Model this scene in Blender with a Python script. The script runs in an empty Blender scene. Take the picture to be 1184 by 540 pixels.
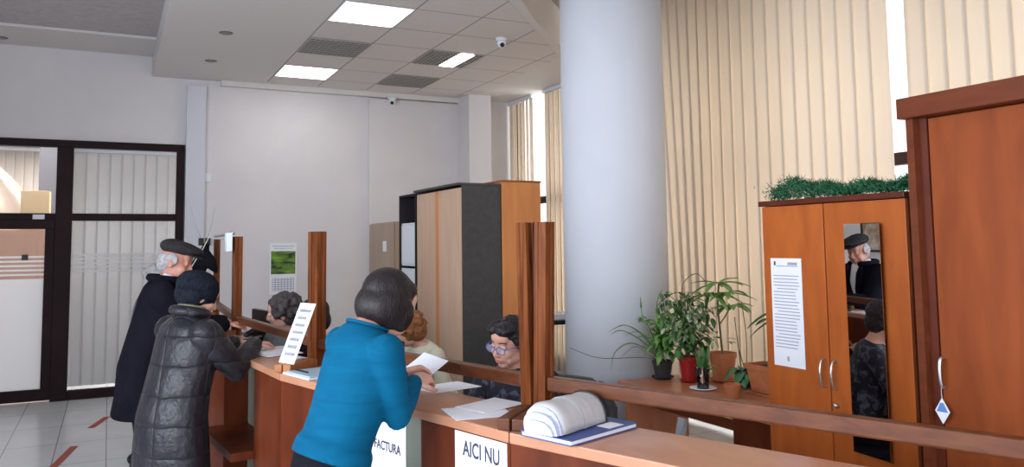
import bpy, bmesh, math, random
from mathutils import Vector, Matrix, Euler, noise
random.seed(7)
PI = math.pi
scene = bpy.context.scene
COL = scene.collection
def V(*a): return Vector(a[0] if len(a) == 1 else a)

# ------------------------------------------------------------ camera
cam_d = bpy.data.cameras.new('camera')
cam = bpy.data.objects.new('camera', cam_d)
COL.objects.link(cam)
R_ = V(0.90098118, -0.43370838, -0.01140029)
U_ = V(-0.02445382, -0.07699978, 0.99673118)
F_ = V(0.43316848, 0.89775725, 0.07998118)
cam.matrix_world = Matrix(((R_.x, U_.x, -F_.x, 0), (R_.y, U_.y, -F_.y, 0), (R_.z, U_.z, -F_.z, 1.6), (0, 0, 0, 1)))
cam_d.sensor_width = 36
cam_d.lens = 913.634 / 1184 * 36
cam_d.shift_x = (592 - 567.2) / 1184
cam_d.shift_y = -(270 - 210.5) / 1184
cam_d.clip_start = 0.05
scene.camera = cam

# ------------------------------------------------------------ world, light, exposure
world = bpy.data.worlds.new('sky'); scene.world = world
world.use_nodes = True
bg = world.node_tree.nodes['Background']
bg.inputs[0].default_value = (0.86, 0.93, 1.0, 1)
bg.inputs[1].default_value = 1.6
scene.view_settings.view_transform = 'Standard'
scene.view_settings.look = 'None'
scene.view_settings.gamma = 1
scene.view_settings.exposure = 0.2

def area(name, loc, direction, sx, sy, power, color):
    l = bpy.data.lights.new(name, 'AREA'); l.shape = 'RECTANGLE'; l.size = sx; l.size_y = sy
    l.energy = power; l.color = color
    o = bpy.data.objects.new(name, l); COL.objects.link(o)
    o.location = loc
    o.rotation_euler = V(direction).to_track_quat('-Z', 'Y').to_euler()
    return o
# daylight just outside the room's windows, plus a fill inside the back room
area('daylight_left_window', (-2.75, 1.6, 1.9), (1, 0.1, -0.1), 4.6, 2.2, 330, (0.80, 0.89, 1.0))
area('daylight_rear_window', (0.6, -3.2, 1.9), (0, 1, -0.05), 4.4, 2.2, 150, (0.84, 0.91, 1.0))
area('daylight_blinds_near', (5.35, 3.0, 2.0), (-1, 0, 0), 9.0, 3.8, 340, (1.0, 0.93, 0.84))
area('daylight_blinds_far', (5.35, 8.2, 2.0), (-1, 0, 0), 3.2, 3.8, 90, (1.0, 0.93, 0.82))
area('back_room_fill', (0.0, 12.0, 3.1), (0, 0, -1), 4.0, 2.0, 170, (0.97, 0.97, 1.0))  # added lamp under the back room ceiling to brighten it, no fitting there

# ------------------------------------------------------------ materials
MATS = {}
def mat(name, col, rough=0.6, metal=0.0, col2=None, scale=4.0, stretch=(1, 1, 1), bump=0.0, bscale=None, spec=0.28,
        alpha=1.0, trans=0.0, emit=0.0, detail=4.0, coat=0.0, subs=0.0):
    if name in MATS: return MATS[name]
    m = bpy.data.materials.new(name); m.use_nodes = True
    nt = m.node_tree; b = nt.nodes['Principled BSDF']
    b.inputs['Base Color'].default_value = (*col, 1)
    b.inputs['Roughness'].default_value = rough
    b.inputs['Metallic'].default_value = metal
    b.inputs['Specular IOR Level'].default_value = spec
    b.inputs['Alpha'].default_value = alpha
    b.inputs['Transmission Weight'].default_value = trans
    b.inputs['Coat Weight'].default_value = coat
    if subs: b.inputs['Subsurface Weight'].default_value = subs; b.inputs['Subsurface Radius'].default_value = (0.02, 0.008, 0.004)
    if emit:
        b.inputs['Emission Color'].default_value = (*col, 1); b.inputs['Emission Strength'].default_value = emit
    tc = nt.nodes.new('ShaderNodeTexCoord'); mp = nt.nodes.new('ShaderNodeMapping')
    mp.inputs['Scale'].default_value = stretch
    nt.links.new(tc.outputs['Object'], mp.inputs[0])
    if col2 is not None:
        n = nt.nodes.new('ShaderNodeTexNoise'); n.inputs['Scale'].default_value = scale; n.inputs['Detail'].default_value = detail
        n.inputs['Distortion'].default_value = 0.6
        r = nt.nodes.new('ShaderNodeValToRGB')
        r.color_ramp.elements[0].position = 0.34; r.color_ramp.elements[1].position = 0.66
        r.color_ramp.elements[0].color = (*col, 1); r.color_ramp.elements[1].color = (*col2, 1)
        nt.links.new(mp.outputs[0], n.inputs['Vector']); nt.links.new(n.outputs[0], r.inputs[0])
        nt.links.new(r.outputs[0], b.inputs['Base Color'])
    if bump:
        n2 = nt.nodes.new('ShaderNodeTexNoise'); n2.inputs['Scale'].default_value = bscale or scale * 4
        n2.inputs['Detail'].default_value = 3
        bp = nt.nodes.new('ShaderNodeBump'); bp.inputs['Strength'].default_value = bump; bp.inputs['Distance'].default_value = 0.01
        nt.links.new(mp.outputs[0], n2.inputs['Vector']); nt.links.new(n2.outputs[0], bp.inputs['Height'])
        nt.links.new(bp.outputs[0], b.inputs['Normal'])
    MATS[name] = m
    return m
def node(nt, kind, **kw):
    n = nt.nodes.new(kind)
    for k, v in kw.items(): setattr(n, k, v)
    return n
def math_n(nt, op, a, b=None):
    n = nt.nodes.new('ShaderNodeMath'); n.operation = op
    for i, x in enumerate((a, b)):
        if x is None: continue
        if isinstance(x, (int, float)): n.inputs[i].default_value = x
        else: nt.links.new(x, n.inputs[i])
    return n.outputs[0]
def grid_lines(nt, px, py, ox, oy, w, axes=('X', 'Y')):
    """1 on grid lines of pitch px, py in object space."""
    tc = nt.nodes.new('ShaderNodeTexCoord'); s = nt.nodes.new('ShaderNodeSeparateXYZ')
    nt.links.new(tc.outputs['Object'], s.inputs[0])
    out = []
    for ax, p, o in ((axes[0], px, ox), (axes[1], py, oy)):
        if not p: continue
        t = math_n(nt, 'SUBTRACT', s.outputs[ax], o)
        t = math_n(nt, 'DIVIDE', t, p)
        t = math_n(nt, 'SUBTRACT', t, math_n(nt, 'ROUND', t))
        t = math_n(nt, 'ABSOLUTE', t)
        out.append(math_n(nt, 'LESS_THAN', t, w / p / 2))
    return math_n(nt, 'MAXIMUM', out[0], out[1]) if len(out) == 2 else out[0]
def lined(name, col, line, px, py, ox, oy, w, rough=0.5, axes=('X', 'Y'), col2=None, scale=3, bumpd=0.0, **kw):
    m = mat(name, col, rough, col2=col2, scale=scale, **kw)
    nt = m.node_tree; b = nt.nodes['Principled BSDF']
    g = grid_lines(nt, px, py, ox, oy, w, axes)
    mx = node(nt, 'ShaderNodeMix', data_type='RGBA')
    nt.links.new(g, mx.inputs[0])
    if b.inputs['Base Color'].links:
        nt.links.new(b.inputs['Base Color'].links[0].from_socket, mx.inputs[6])
    else: mx.inputs[6].default_value = (*col, 1)
    mx.inputs[7].default_value = (*line, 1)
    nt.links.new(mx.outputs[2], b.inputs['Base Color'])
    return m

M_wall = mat('wall_paint', (0.68, 0.65, 0.66), 0.85, col2=(0.64, 0.61, 0.625), scale=1.5, bump=0.03, bscale=60)
M_wall_cool = mat('wall_paint_cool', (0.62, 0.63, 0.69), 0.85, col2=(0.60, 0.61, 0.67), scale=1.5)
M_ceil = mat('ceiling_paint', (0.66, 0.63, 0.61), 0.9)
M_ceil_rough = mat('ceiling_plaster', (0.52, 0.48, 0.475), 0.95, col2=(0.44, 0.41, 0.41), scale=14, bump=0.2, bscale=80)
M_tile_ceil = lined('ceiling_tiles', (0.66, 0.62, 0.60), (0.30, 0.27, 0.26), 0.612, 0.612, 1.658, 6.09, 0.014, 0.9, col2=(0.63, 0.59, 0.57), scale=40)
M_floor = lined('floor_tiles', (0.70, 0.71, 0.72), (0.30, 0.30, 0.31), 0.37, 0.74, 0.02, 0.2, 0.008, 0.22, col2=(0.65, 0.66, 0.67), scale=3, spec=.5)
M_frame = mat('dark_brown_frame', (0.016, 0.007, 0.008), 0.55, col2=(0.022, 0.009, 0.010), scale=5, spec=.12)
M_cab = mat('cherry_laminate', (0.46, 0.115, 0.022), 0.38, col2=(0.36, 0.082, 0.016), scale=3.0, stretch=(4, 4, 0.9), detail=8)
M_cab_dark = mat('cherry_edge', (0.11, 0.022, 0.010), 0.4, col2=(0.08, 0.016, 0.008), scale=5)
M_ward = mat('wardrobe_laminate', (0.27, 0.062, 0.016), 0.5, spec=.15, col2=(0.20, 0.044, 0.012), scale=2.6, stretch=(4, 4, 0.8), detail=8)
M_ward_trim = mat('wardrobe_trim', (0.14, 0.034, 0.013), 0.45, spec=.15, col2=(0.11, 0.026, 0.010), scale=4, stretch=(6, 1, 6))
M_counter = mat('counter_front_laminate', (0.135, 0.026, 0.007), 0.45, spec=.2, col2=(0.08, 0.014, 0.004), scale=3, stretch=(3, 3, 1), detail=7)
M_ledge = mat('counter_top_laminate', (0.50, 0.235, 0.14), 0.28, spec=.5, col2=(0.44, 0.195, 0.11), scale=4, stretch=(3, 1, 1), detail=6)
M_post = mat('post_wood', (0.20, 0.056, 0.013), 0.5, spec=.15, col2=(0.085, 0.020, 0.005), scale=6, stretch=(6, 6, 0.6), detail=8)
M_foot = mat('foot_wood', (0.42, 0.17, 0.06), 0.45, col2=(0.30, 0.10, 0.035), scale=6, stretch=(3, 3, 1))
M_rail = mat('rail_wood', (0.135, 0.042, 0.015), 0.38, spec=.3, col2=(0.085, 0.024, 0.009), scale=6, stretch=(2, 2, 8), detail=8)
M_desk = mat('desk_laminate', (0.52, 0.20, 0.10), 0.32, col2=(0.44, 0.16, 0.08), scale=4, stretch=(3, 1, 1))
M_grey_panel = mat('grey_green_panel', (0.16, 0.17, 0.14), 0.6, col2=(0.13, 0.14, 0.115), scale=3)
M_beech = mat('pale_beech', (0.60, 0.40, 0.28), 0.45, col2=(0.54, 0.35, 0.24), scale=3, stretch=(4, 4, 0.6))
M_beech_dull = mat('dull_beech', (0.42, 0.31, 0.23), 0.5, col2=(0.38, 0.28, 0.21), scale=3, stretch=(4, 4, 0.6))
M_charcoal = mat('charcoal_laminate', (0.070, 0.065, 0.062), 0.6, col2=(0.056, 0.052, 0.050), scale=20)
M_orange = mat('orange_pine_laminate', (0.66, 0.26, 0.085), 0.45, col2=(0.58, 0.22, 0.07), scale=3, stretch=(4, 4, 0.5))
M_black = mat('black_plastic', (0.012, 0.012, 0.014), 0.4)
M_darkin = mat('dark_interior', (0.02, 0.016, 0.018), 0.8)
M_white = mat('white_paper', (0.80, 0.80, 0.84), 0.8, col2=(0.76, 0.76, 0.81), scale=6)
M_white_b = mat('white_board', (0.72, 0.75, 0.80), 0.6)
M_print = mat('printed_ink', (0.06, 0.055, 0.09), 0.8)
M_print_g = mat('grey_print', (0.34, 0.34, 0.42), 0.8)
M_metal = mat('brushed_metal', (0.62, 0.62, 0.64), 0.35, 1.0)
M_steel = mat('grey_steel', (0.36, 0.39, 0.41), 0.4, 0.6)
M_mirror = mat('mirror_glass', (0.86, 0.87, 0.87), 0.0, 1.0)
M_skin = mat('skin', (0.62, 0.35, 0.27), 0.5, col2=(0.56, 0.28, 0.21), scale=9, subs=0.1)
M_skin_old = mat('skin_ruddy', (0.58, 0.30, 0.22), 0.5, col2=(0.46, 0.20, 0.15), scale=12, subs=0.1)
M_teal = mat('teal_knit', (0.000, 0.092, 0.185), 0.85, spec=.12, col2=(0.000, 0.074, 0.155), scale=8, bump=0.35, bscale=9, stretch=(1, 1, 5))
M_black_cloth = mat('black_cloth', (0.006, 0.006, 0.009), 0.9, spec=.1, col2=(0.010, 0.009, 0.014), scale=10, bump=0.3, bscale=30)
M_navy_wool = mat('dark_wool', (0.006, 0.005, 0.010), 0.95, spec=.08, col2=(0.010, 0.009, 0.015), scale=7, bump=0.4, bscale=14)
M_cap = mat('flat_cap_wool', (0.038, 0.034, 0.035), 0.9, spec=.1, col2=(0.022, 0.020, 0.021), scale=60, bump=0.2, bscale=120)
M_knit = mat('black_knit', (0.006, 0.008, 0.013), 0.95, spec=.1, col2=(0.014, 0.018, 0.027), scale=30, bump=0.8, bscale=50)
M_hair_dark = mat('dark_brown_hair', (0.018, 0.011, 0.011), 0.45, col2=(0.009, 0.006, 0.007), scale=14, stretch=(3, 3, 0.7), bump=0.35, bscale=60)
M_hair_black = mat('black_hair', (0.010, 0.007, 0.009), 0.45, col2=(0.020, 0.015, 0.019), scale=30, bump=0.8, bscale=40)
M_hair_grey = mat('grey_brown_hair', (0.085, 0.070, 0.070), 0.7, col2=(0.035, 0.026, 0.028), scale=28, bump=0.9, bscale=40)
M_hair_white = mat('silver_hair', (0.45, 0.43, 0.44), 0.7, col2=(0.28, 0.26, 0.27), scale=40, bump=0.6, bscale=60)
M_hair_blond = mat('reddish_blonde_hair', (0.30, 0.115, 0.035), 0.6, col2=(0.15, 0.050, 0.018), scale=30, bump=0.9, bscale=40)
M_shirt = mat('white_shirt', (0.74, 0.74, 0.76), 0.8)
M_grey_cloth = mat('grey_cloth', (0.20, 0.21, 0.21), 0.85, col2=(0.13, 0.14, 0.14), scale=40)
M_pattern = mat('dark_patterned_blouse', (0.010, 0.010, 0.020), 0.7, col2=(0.07, 0.075, 0.11), scale=26, detail=1)
M_pattern.node_tree.nodes['Color Ramp'].color_ramp.elements[0].position = 0.52
M_cream_cloth = mat('cream_cloth', (0.62, 0.60, 0.46), 0.8)
M_eye = mat('eye_white', (0.75, 0.73, 0.72), 0.3)
M_iris = mat('dark_iris', (0.02, 0.012, 0.01), 0.3)
M_lips = mat('lips', (0.45, 0.13, 0.12), 0.5)
M_spec = mat('violet_spectacle_frame', (0.16, 0.12, 0.34), 0.3)
M_leaf = mat('dark_leaf', (0.05, 0.13, 0.035), 0.45, col2=(0.10, 0.22, 0.06), scale=6)
M_leaf_lt = mat('fresh_leaf', (0.22, 0.40, 0.10), 0.45, col2=(0.10, 0.24, 0.05), scale=10)
M_leaf_pale = mat('variegated_leaf', (0.62, 0.66, 0.46), 0.5, col2=(0.10, 0.22, 0.07), scale=22)
M_strap = mat('strap_leaf', (0.26, 0.38, 0.13), 0.45, col2=(0.08, 0.17, 0.05), scale=8)
M_stem = mat('plant_stem', (0.12, 0.11, 0.05), 0.7)
M_soil = mat('potting_soil', (0.03, 0.02, 0.015), 0.95, col2=(0.06, 0.04, 0.03), scale=60)
M_terra = mat('terracotta', (0.50, 0.17, 0.07), 0.7, col2=(0.42, 0.135, 0.055), scale=8)
M_redpot = mat('red_glazed_pot', (0.34, 0.018, 0.018), 0.3)
M_darkpot = mat('dark_grey_pot', (0.035, 0.033, 0.036), 0.6)
M_glass = mat('clear_glass', (0.93, 0.96, 0.97), 0.03, trans=1.0)
M_pane = mat('window_pane', (0.9, 0.93, 0.95), 0.02, alpha=0.10)
M_garl = mat('green_tinsel', (0.035, 0.17, 0.075), 0.6, col2=(0.015, 0.08, 0.035), scale=20)
M_blue = mat('blue_folder_cover', (0.045, 0.075, 0.22), 0.5, col2=(0.07, 0.10, 0.28), scale=5)
M_tape = mat('red_floor_tape', (0.36, 0.06, 0.04), 0.6)
M_light = mat('lit_diffuser', (1.0, 0.98, 0.96), 0.5, emit=7.0)
M_lampspot = mat('downlight_bulb', (1.0, 0.82, 0.70), 0.4, emit=1.6)
M_ringm = mat('downlight_ring', (0.20, 0.19, 0.19), 0.35, .7)
M_concrete = mat('column_plaster', (0.60, 0.61, 0.66), 0.8, col2=(0.57, 0.58, 0.63), scale=2, bump=0.05, bscale=20)

def blind_mat():
    m = bpy.data.materials.new('cream_blind_fabric'); m.use_nodes = True
    nt = m.node_tree
    for n in list(nt.nodes):
        if n.type != 'OUTPUT_MATERIAL': nt.nodes.remove(n)
    out = [n for n in nt.nodes if n.type == 'OUTPUT_MATERIAL'][0]
    d = nt.nodes.new('ShaderNodeBsdfDiffuse'); d.inputs[0].default_value = (0.83, 0.75, 0.65, 1)
    t = nt.nodes.new('ShaderNodeBsdfTranslucent'); t.inputs[0].default_value = (0.86, 0.77, 0.66, 1)
    tc = nt.nodes.new('ShaderNodeTexCoord'); n = nt.nodes.new('ShaderNodeTexNoise'); n.inputs['Scale'].default_value = 120
    bp = nt.nodes.new('ShaderNodeBump'); bp.inputs['Strength'].default_value = 0.1
    nt.links.new(tc.outputs['Object'], n.inputs['Vector']); nt.links.new(n.outputs[0], bp.inputs['Height'])
    nt.links.new(bp.outputs[0], d.inputs['Normal'])
    mx = nt.nodes.new('ShaderNodeMixShader'); mx.inputs[0].default_value = 0.36
    nt.links.new(d.outputs[0], mx.inputs[1]); nt.links.new(t.outputs[0], mx.inputs[2]); nt.links.new(mx.outputs[0], out.inputs[0])
    return m
M_blind = blind_mat()
M_blind_pale = M_blind.copy(); M_blind_pale.name = 'pale_blind_fabric'
for n_ in M_blind_pale.node_tree.nodes:
    if n_.type in ('BSDF_DIFFUSE', 'BSDF_TRANSLUCENT'): n_.inputs[0].default_value = (0.76, 0.74, 0.72, 1)
def frosted_mat():
    m = bpy.data.materials.new('frosted_film'); m.use_nodes = True
    nt = m.node_tree
    for n in list(nt.nodes):
        if n.type != 'OUTPUT_MATERIAL': nt.nodes.remove(n)
    out = [n for n in nt.nodes if n.type == 'OUTPUT_MATERIAL'][0]
    d = nt.nodes.new('ShaderNodeBsdfDiffuse'); d.inputs[0].default_value = (0.80, 0.81, 0.82, 1)
    t = nt.nodes.new('ShaderNodeBsdfTranslucent'); t.inputs[0].default_value = (0.85, 0.86, 0.87, 1)
    p = nt.nodes.new('ShaderNodeBsdfTransparent')
    mx = nt.nodes.new('ShaderNodeMixShader'); mx.inputs[0].default_value = 0.5
    mx2 = nt.nodes.new('ShaderNodeMixShader'); mx2.inputs[0].default_value = 0.22
    nt.links.new(d.outputs[0], mx.inputs[1]); nt.links.new(t.outputs[0], mx.inputs[2])
    nt.links.new(mx.outputs[0], mx2.inputs[1]); nt.links.new(p.outputs[0], mx2.inputs[2]); nt.links.new(mx2.outputs[0], out.inputs[0])
    return m
M_frost = frosted_mat()
def quilt_mat():
    m = mat('quilted_black_nylon', (0.011, 0.010, 0.014), 0.42, col2=(0.020, 0.018, 0.025), scale=7, spec=.35)
    nt = m.node_tree; b = nt.nodes['Principled BSDF']
    tc = nt.nodes.new('ShaderNodeTexCoord'); s = nt.nodes.new('ShaderNodeSeparateXYZ'); nt.links.new(tc.outputs['Object'], s.inputs[0])
    nz = nt.nodes.new('ShaderNodeTexNoise'); nz.inputs['Scale'].default_value = 6; nt.links.new(tc.outputs['Object'], nz.inputs['Vector'])
    z = math_n(nt, 'ADD', s.outputs['Z'], math_n(nt, 'MULTIPLY', nz.outputs[0], 0.05))
    h = math_n(nt, 'ABSOLUTE', math_n(nt, 'SINE', math_n(nt, 'MULTIPLY', z, PI / 0.135)))
    a = math_n(nt, 'ARCTAN2', s.outputs['Y'], s.outputs['X'])
    v = math_n(nt, 'ABSOLUTE', math_n(nt, 'SINE', math_n(nt, 'MULTIPLY', a, 2.5)))
    h = math_n(nt, 'MULTIPLY', math_n(nt, 'POWER', h, 0.25), math_n(nt, 'POWER', v, 0.15))
    nz2 = nt.nodes.new('ShaderNodeTexNoise'); nz2.inputs['Scale'].default_value = 30; nt.links.new(tc.outputs['Object'], nz2.inputs['Vector'])
    h = math_n(nt, 'ADD', h, math_n(nt, 'MULTIPLY', nz2.outputs[0], 0.55))
    bp = nt.nodes.new('ShaderNodeBump'); bp.inputs['Strength'].default_value = 0.7; bp.inputs['Distance'].default_value = 0.018
    nt.links.new(h, bp.inputs['Height']); nt.links.new(bp.outputs[0], b.inputs['Normal'])
    return m
M_quilt = quilt_mat()

# ------------------------------------------------------------ mesh helpers
def obj(name, bm, m, parent=None, smooth=False, mods=None):
    me = bpy.data.meshes.new(name)
    bmesh.ops.recalc_face_normals(bm, faces=bm.faces)
    bm.to_mesh(me); bm.free()
    if smooth:
        for p in me.polygons: p.use_smooth = True
    me.materials.append(m)
    o = bpy.data.objects.new(name, me); COL.objects.link(o)
    if parent: o.parent = parent
    return o
def tag(o, label=None, cat=None, group=None, kind=None):
    if label: o['label'] = label
    if cat: o['category'] = cat
    if group: o['group'] = group
    if kind: o['kind'] = kind
    return o
def struct(o): o['kind'] = 'structure'; return o
def thing(name, label, cat, loc=(0, 0, 0), rz=0, group=None):
    o = bpy.data.objects.new(name, None); COL.objects.link(o)
    o.location = loc; o.rotation_euler = (0, 0, rz); o.empty_display_size = 0.1
    return tag(o, label, cat, group)
def copy_tree(o, parent=None):
    c = o.copy(); COL.objects.link(c); c.parent = parent
    for ch in list(o.children): copy_tree(ch, c)
    return c
def box(bm, a, b, bev=0.0, M=None):
    x0, y0, z0 = a; x1, y1, z1 = b
    g = bmesh.ops.create_cube(bm, size=1)
    for v in g['verts']:
        v.co = V(x0 + (v.co.x + .5) * (x1 - x0), y0 + (v.co.y + .5) * (y1 - y0), z0 + (v.co.z + .5) * (z1 - z0))
    vs = g['verts']
    if bev > 0:
        es = list({e for v in vs for e in v.link_edges})
        r = bmesh.ops.bevel(bm, geom=es, offset=bev, segments=2, affect='EDGES', profile=0.5)
        vs = r['verts']
    if M is not None:
        vs = list({v for v in vs})
        bmesh.ops.transform(bm, matrix=M, verts=vs)
    return bm
def nb(): return bmesh.new()
def boxes(*bs, bev=0.0):
    bm = nb()
    for a, b in bs: box(bm, a, b, bev)
    return bm
def prism(bm, poly, z0, z1):
    lo = [bm.verts.new((x, y, z0)) for x, y in poly]; hi = [bm.verts.new((x, y, z1)) for x, y in poly]
    n = len(poly)
    bm.faces.new(lo[::-1]); bm.faces.new(hi)
    for i in range(n): bm.faces.new((lo[i], lo[(i + 1) % n], hi[(i + 1) % n], hi[i]))
    return bm
def bridge(bm, a, b):
    n = len(a)
    for i in range(n): bm.faces.new((a[i], a[(i + 1) % n], b[(i + 1) % n], b[i]))
def loft(bm, rings, cap=True):
    """rings: lists of points with equal count."""
    vs = [[bm.verts.new(p) for p in r] for r in rings]
    for a, b in zip(vs, vs[1:]): bridge(bm, a, b)
    if cap: bm.faces.new(vs[0][::-1]); bm.faces.new(vs[-1])
    return bm
def ring(c, u, v, n=16):
    c = V(c); return [c + u * math.cos(2 * PI * i / n) + v * math.sin(2 * PI * i / n) for i in range(n)]
def limb(bm, pts, radii, n=12, ends=True, flat=None):
    """A tapered tube with rounded ends. flat = (direction, factor) squashes the cross-section along a direction."""
    pts = [V(p) for p in pts]; rings = []
    N = len(pts); tg = []
    for i, p in enumerate(pts):
        if i == 0: t = pts[1] - p
        elif i == N - 1: t = p - pts[i - 1]
        else: t = (pts[i + 1] - p).normalized() + (p - pts[i - 1]).normalized()
        tg.append(t.normalized())
    up = V(flat[0]) if flat is not None else (V(0, 0, 1) if abs(tg[0].z) < 0.9 else V(1, 0, 0))
    k = flat[1] if flat else 1
    for i, p in enumerate(pts):
        tn = tg[i]
        if flat is not None: up = V(flat[0])
        up = (up - tn * up.dot(tn)).normalized(); u = tn.cross(up); v = up * k
        if i == 0 and ends:
            for a in (75, 50, 25): rings.append(ring(p - tn * radii[0] * math.sin(math.radians(a)), u * radii[0] * math.cos(math.radians(a)), v * radii[0] * math.cos(math.radians(a)), n))
        rings.append(ring(p, u * radii[i], v * radii[i], n))
        if i == N - 1 and ends:
            for a in (25, 50, 75): rings.append(ring(p + tn * radii[i] * math.sin(math.radians(a)), u * radii[i] * math.cos(math.radians(a)), v * radii[i] * math.cos(math.radians(a)), n))
    return loft(bm, rings)
def ell(bm, c, r, M=None, seg=18, rings=12):
    g = bmesh.ops.create_uvsphere(bm, u_segments=seg, v_segments=rings, radius=1)
    for v in g['verts']:
        p = V(v.co.x * r[0], v.co.y * r[1], v.co.z * r[2]) + V(c)
        v.co = M @ p if M is not None else p
    return g['verts']
def lathe(bm, prof, c=(0, 0, 0), n=28, closed=True):
    c = V(c)
    rings = [[c + V(r * math.cos(2 * PI * i / n), r * math.sin(2 * PI * i / n), z) for i in range(n)] for r, z in prof]
    return loft(bm, rings, closed)
def curve_pts(pts, k=6):
    """Catmull-Rom through pts."""
    P = [V(p) for p in pts]; P = [P[0] * 2 - P[1]] + P + [P[-1] * 2 - P[-2]]; out = []
    for i in range(1, len(P) - 2):
        for j in range(k):
            t = j / k; a, b, c, d = P[i - 1:i + 3]
            out.append(0.5 * ((2 * b) + (c - a) * t + (2 * a - 5 * b + 4 * c - d) * t * t + (3 * b - a - 3 * c + d) * t ** 3))
    out.append(P[-2]); return out
def remesh(o, vox, sm=3, fac=0.5):
    r = o.modifiers.new('remesh', 'REMESH'); r.mode = 'VOXEL'; r.voxel_size = vox; r.use_smooth_shade = True
    if sm:
        s = o.modifiers.new('smooth', 'SMOOTH'); s.factor = fac; s.iterations = sm
    return o
def text(body, size, m, parent, M, extrude=0.0006, sx=1.0, name='lettering', bold=0.0):
    cu = bpy.data.curves.new(name, 'FONT'); cu.body = body; cu.size = size; cu.extrude = extrude; cu.align_x = 'CENTER'; cu.offset = bold
    t = bpy.data.objects.new(name, cu); COL.objects.link(t)
    dg = bpy.context.evaluated_depsgraph_get(); me = bpy.data.meshes.new_from_object(t.evaluated_get(dg))
    bpy.data.objects.remove(t)
    me.transform(Matrix.Diagonal((sx, 1, 1, 1))); me.transform(M)
    me.materials.clear(); me.materials.append(m)
    o = bpy.data.objects.new(name, me); COL.objects.link(o)
    if parent: o.parent = parent
    return o
def basis(o, x, y, z):
    o, x, y, z = map(V, (o, x, y, z))
    return Matrix(((x.x, y.x, z.x, o.x), (x.y, y.y, z.y, o.y), (x.z, y.z, z.z, o.z), (0, 0, 0, 1)))

# ------------------------------------------------------------ room shell
XL, XR, YB, YF = -2.6, 5.05, 9.75, -3.0
ZT = 4.05
struct(obj('floor', boxes(((XL - .1, YF - .1, -0.1), (XR + .1, 14.1, 0.0))), M_floor))
# back wall, with the glass partition opening at the left
bm = boxes(((XL, YB, 2.8), (0.765, YB + .2, ZT)), ((0.765, YB, 0), (XR + .1, YB + .2, ZT)), ((XL - .1, YB, 0), (XL, YB + .2, ZT)))
struct(obj('wall_back', bm, M_wall))
struct(obj('trim_1', boxes(((0.775, YB - .07, 0), (0.985, YB, 3.50))), M_wall_cool))      # pilaster by the glass
struct(obj('trim_2', boxes(((2.965, YB - .05, 0), (4.4, YB, 3.5))), M_wall))
struct(obj('trim_3', boxes(((4.20, YB - .42, 0), (4.52, YB - .05, 3.5815))), M_wall))          # pilaster by the window
struct(obj('wall_left', boxes(((XL - .1, YF, 0), (XL, -1.0, ZT)), ((XL - .1, 4.2, 0), (XL, YB, ZT)), ((XL - .1, -1.0, 0), (XL, 4.2, 0.8)), ((XL - .1, -1.0, 3.0), (XL, 4.2, ZT))), M_wall))
struct(obj('wall_front', boxes(((XL, YF - .1, 0), (-1.6, YF, ZT)), ((2.8, YF - .1, 0), (XR, YF, ZT)), ((-1.6, YF - .1, 0), (2.8, YF, .8)), ((-1.6, YF - .1, 3.0), (2.8, YF, ZT))), M_wall))
# right wall: sill, lintel and piers around tall windows
struct(obj('wall_right', boxes(((XR, YF, 0), (XR + .12, YB, 0.12)), ((XR, YF, 3.95), (XR + .12, YB, ZT)), ((XR, YF, 0), (XR + .12, YF + .5, ZT))), M_wall))
# ceilings
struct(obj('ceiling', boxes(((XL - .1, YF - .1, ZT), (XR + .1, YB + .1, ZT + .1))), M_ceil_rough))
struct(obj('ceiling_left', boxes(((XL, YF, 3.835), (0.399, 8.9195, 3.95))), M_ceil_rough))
poly = [(0.40, YF), (0.40, YB), (XR, YB), (XR, 8.55), (4.98, 8.1), (4.8, 7.7), (4.5, 7.25), (4.05, 6.72), (3.35, 6.0), (2.98, 5.55), (2.6, 4.6), (2.45, 3.5), (2.35, YF)]
struct(obj('ceiling_dropped', prism(nb(), poly, 3.582, 3.95), M_ceil))
tpoly = [(1.658, 2.0), (1.658, 9.55), (4.35, 9.55), (4.25, 7.1), (2.8, 5.5), (2.3, 4.4), (2.2, 2.0)]
struct(obj('ceiling_tiles', prism(nb(), tpoly, 3.578, 3.5815), M_tile_ceil))
struct(obj('trim_4', boxes(((1.15, 9.66, 3.52), (4.2, YB, 3.582))), M_ceil))               # small beam over the back wall
struct(obj('trim_6', boxes(((XL, 8.92, 3.81), (0.399, YB, ZT))), M_ceil))                    # cornice over the glass
struct(obj('wall_staff_side', boxes(((XL - .02, 4.2, 0), (XL, 9.7, 0.12))), M_frame)); bpy.data.objects['wall_staff_side'].name = 'baseboard_left'
struct(obj('baseboard_back', boxes(((0.985, YB - .015, 0), (2.96, YB, 0.08))), M_wall_cool))

# column
bm = nb(); lathe(bm, [(0.36, 0), (0.36, ZT)], (3.2, 4.63, 0), 64)
struct(obj('column', bm, M_concrete, smooth=False))
bpy.data.objects['column'].data.polygons.foreach_set('use_smooth', [len(p.vertices) == 4 for p in bpy.data.objects['column'].data.polygons])

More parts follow.
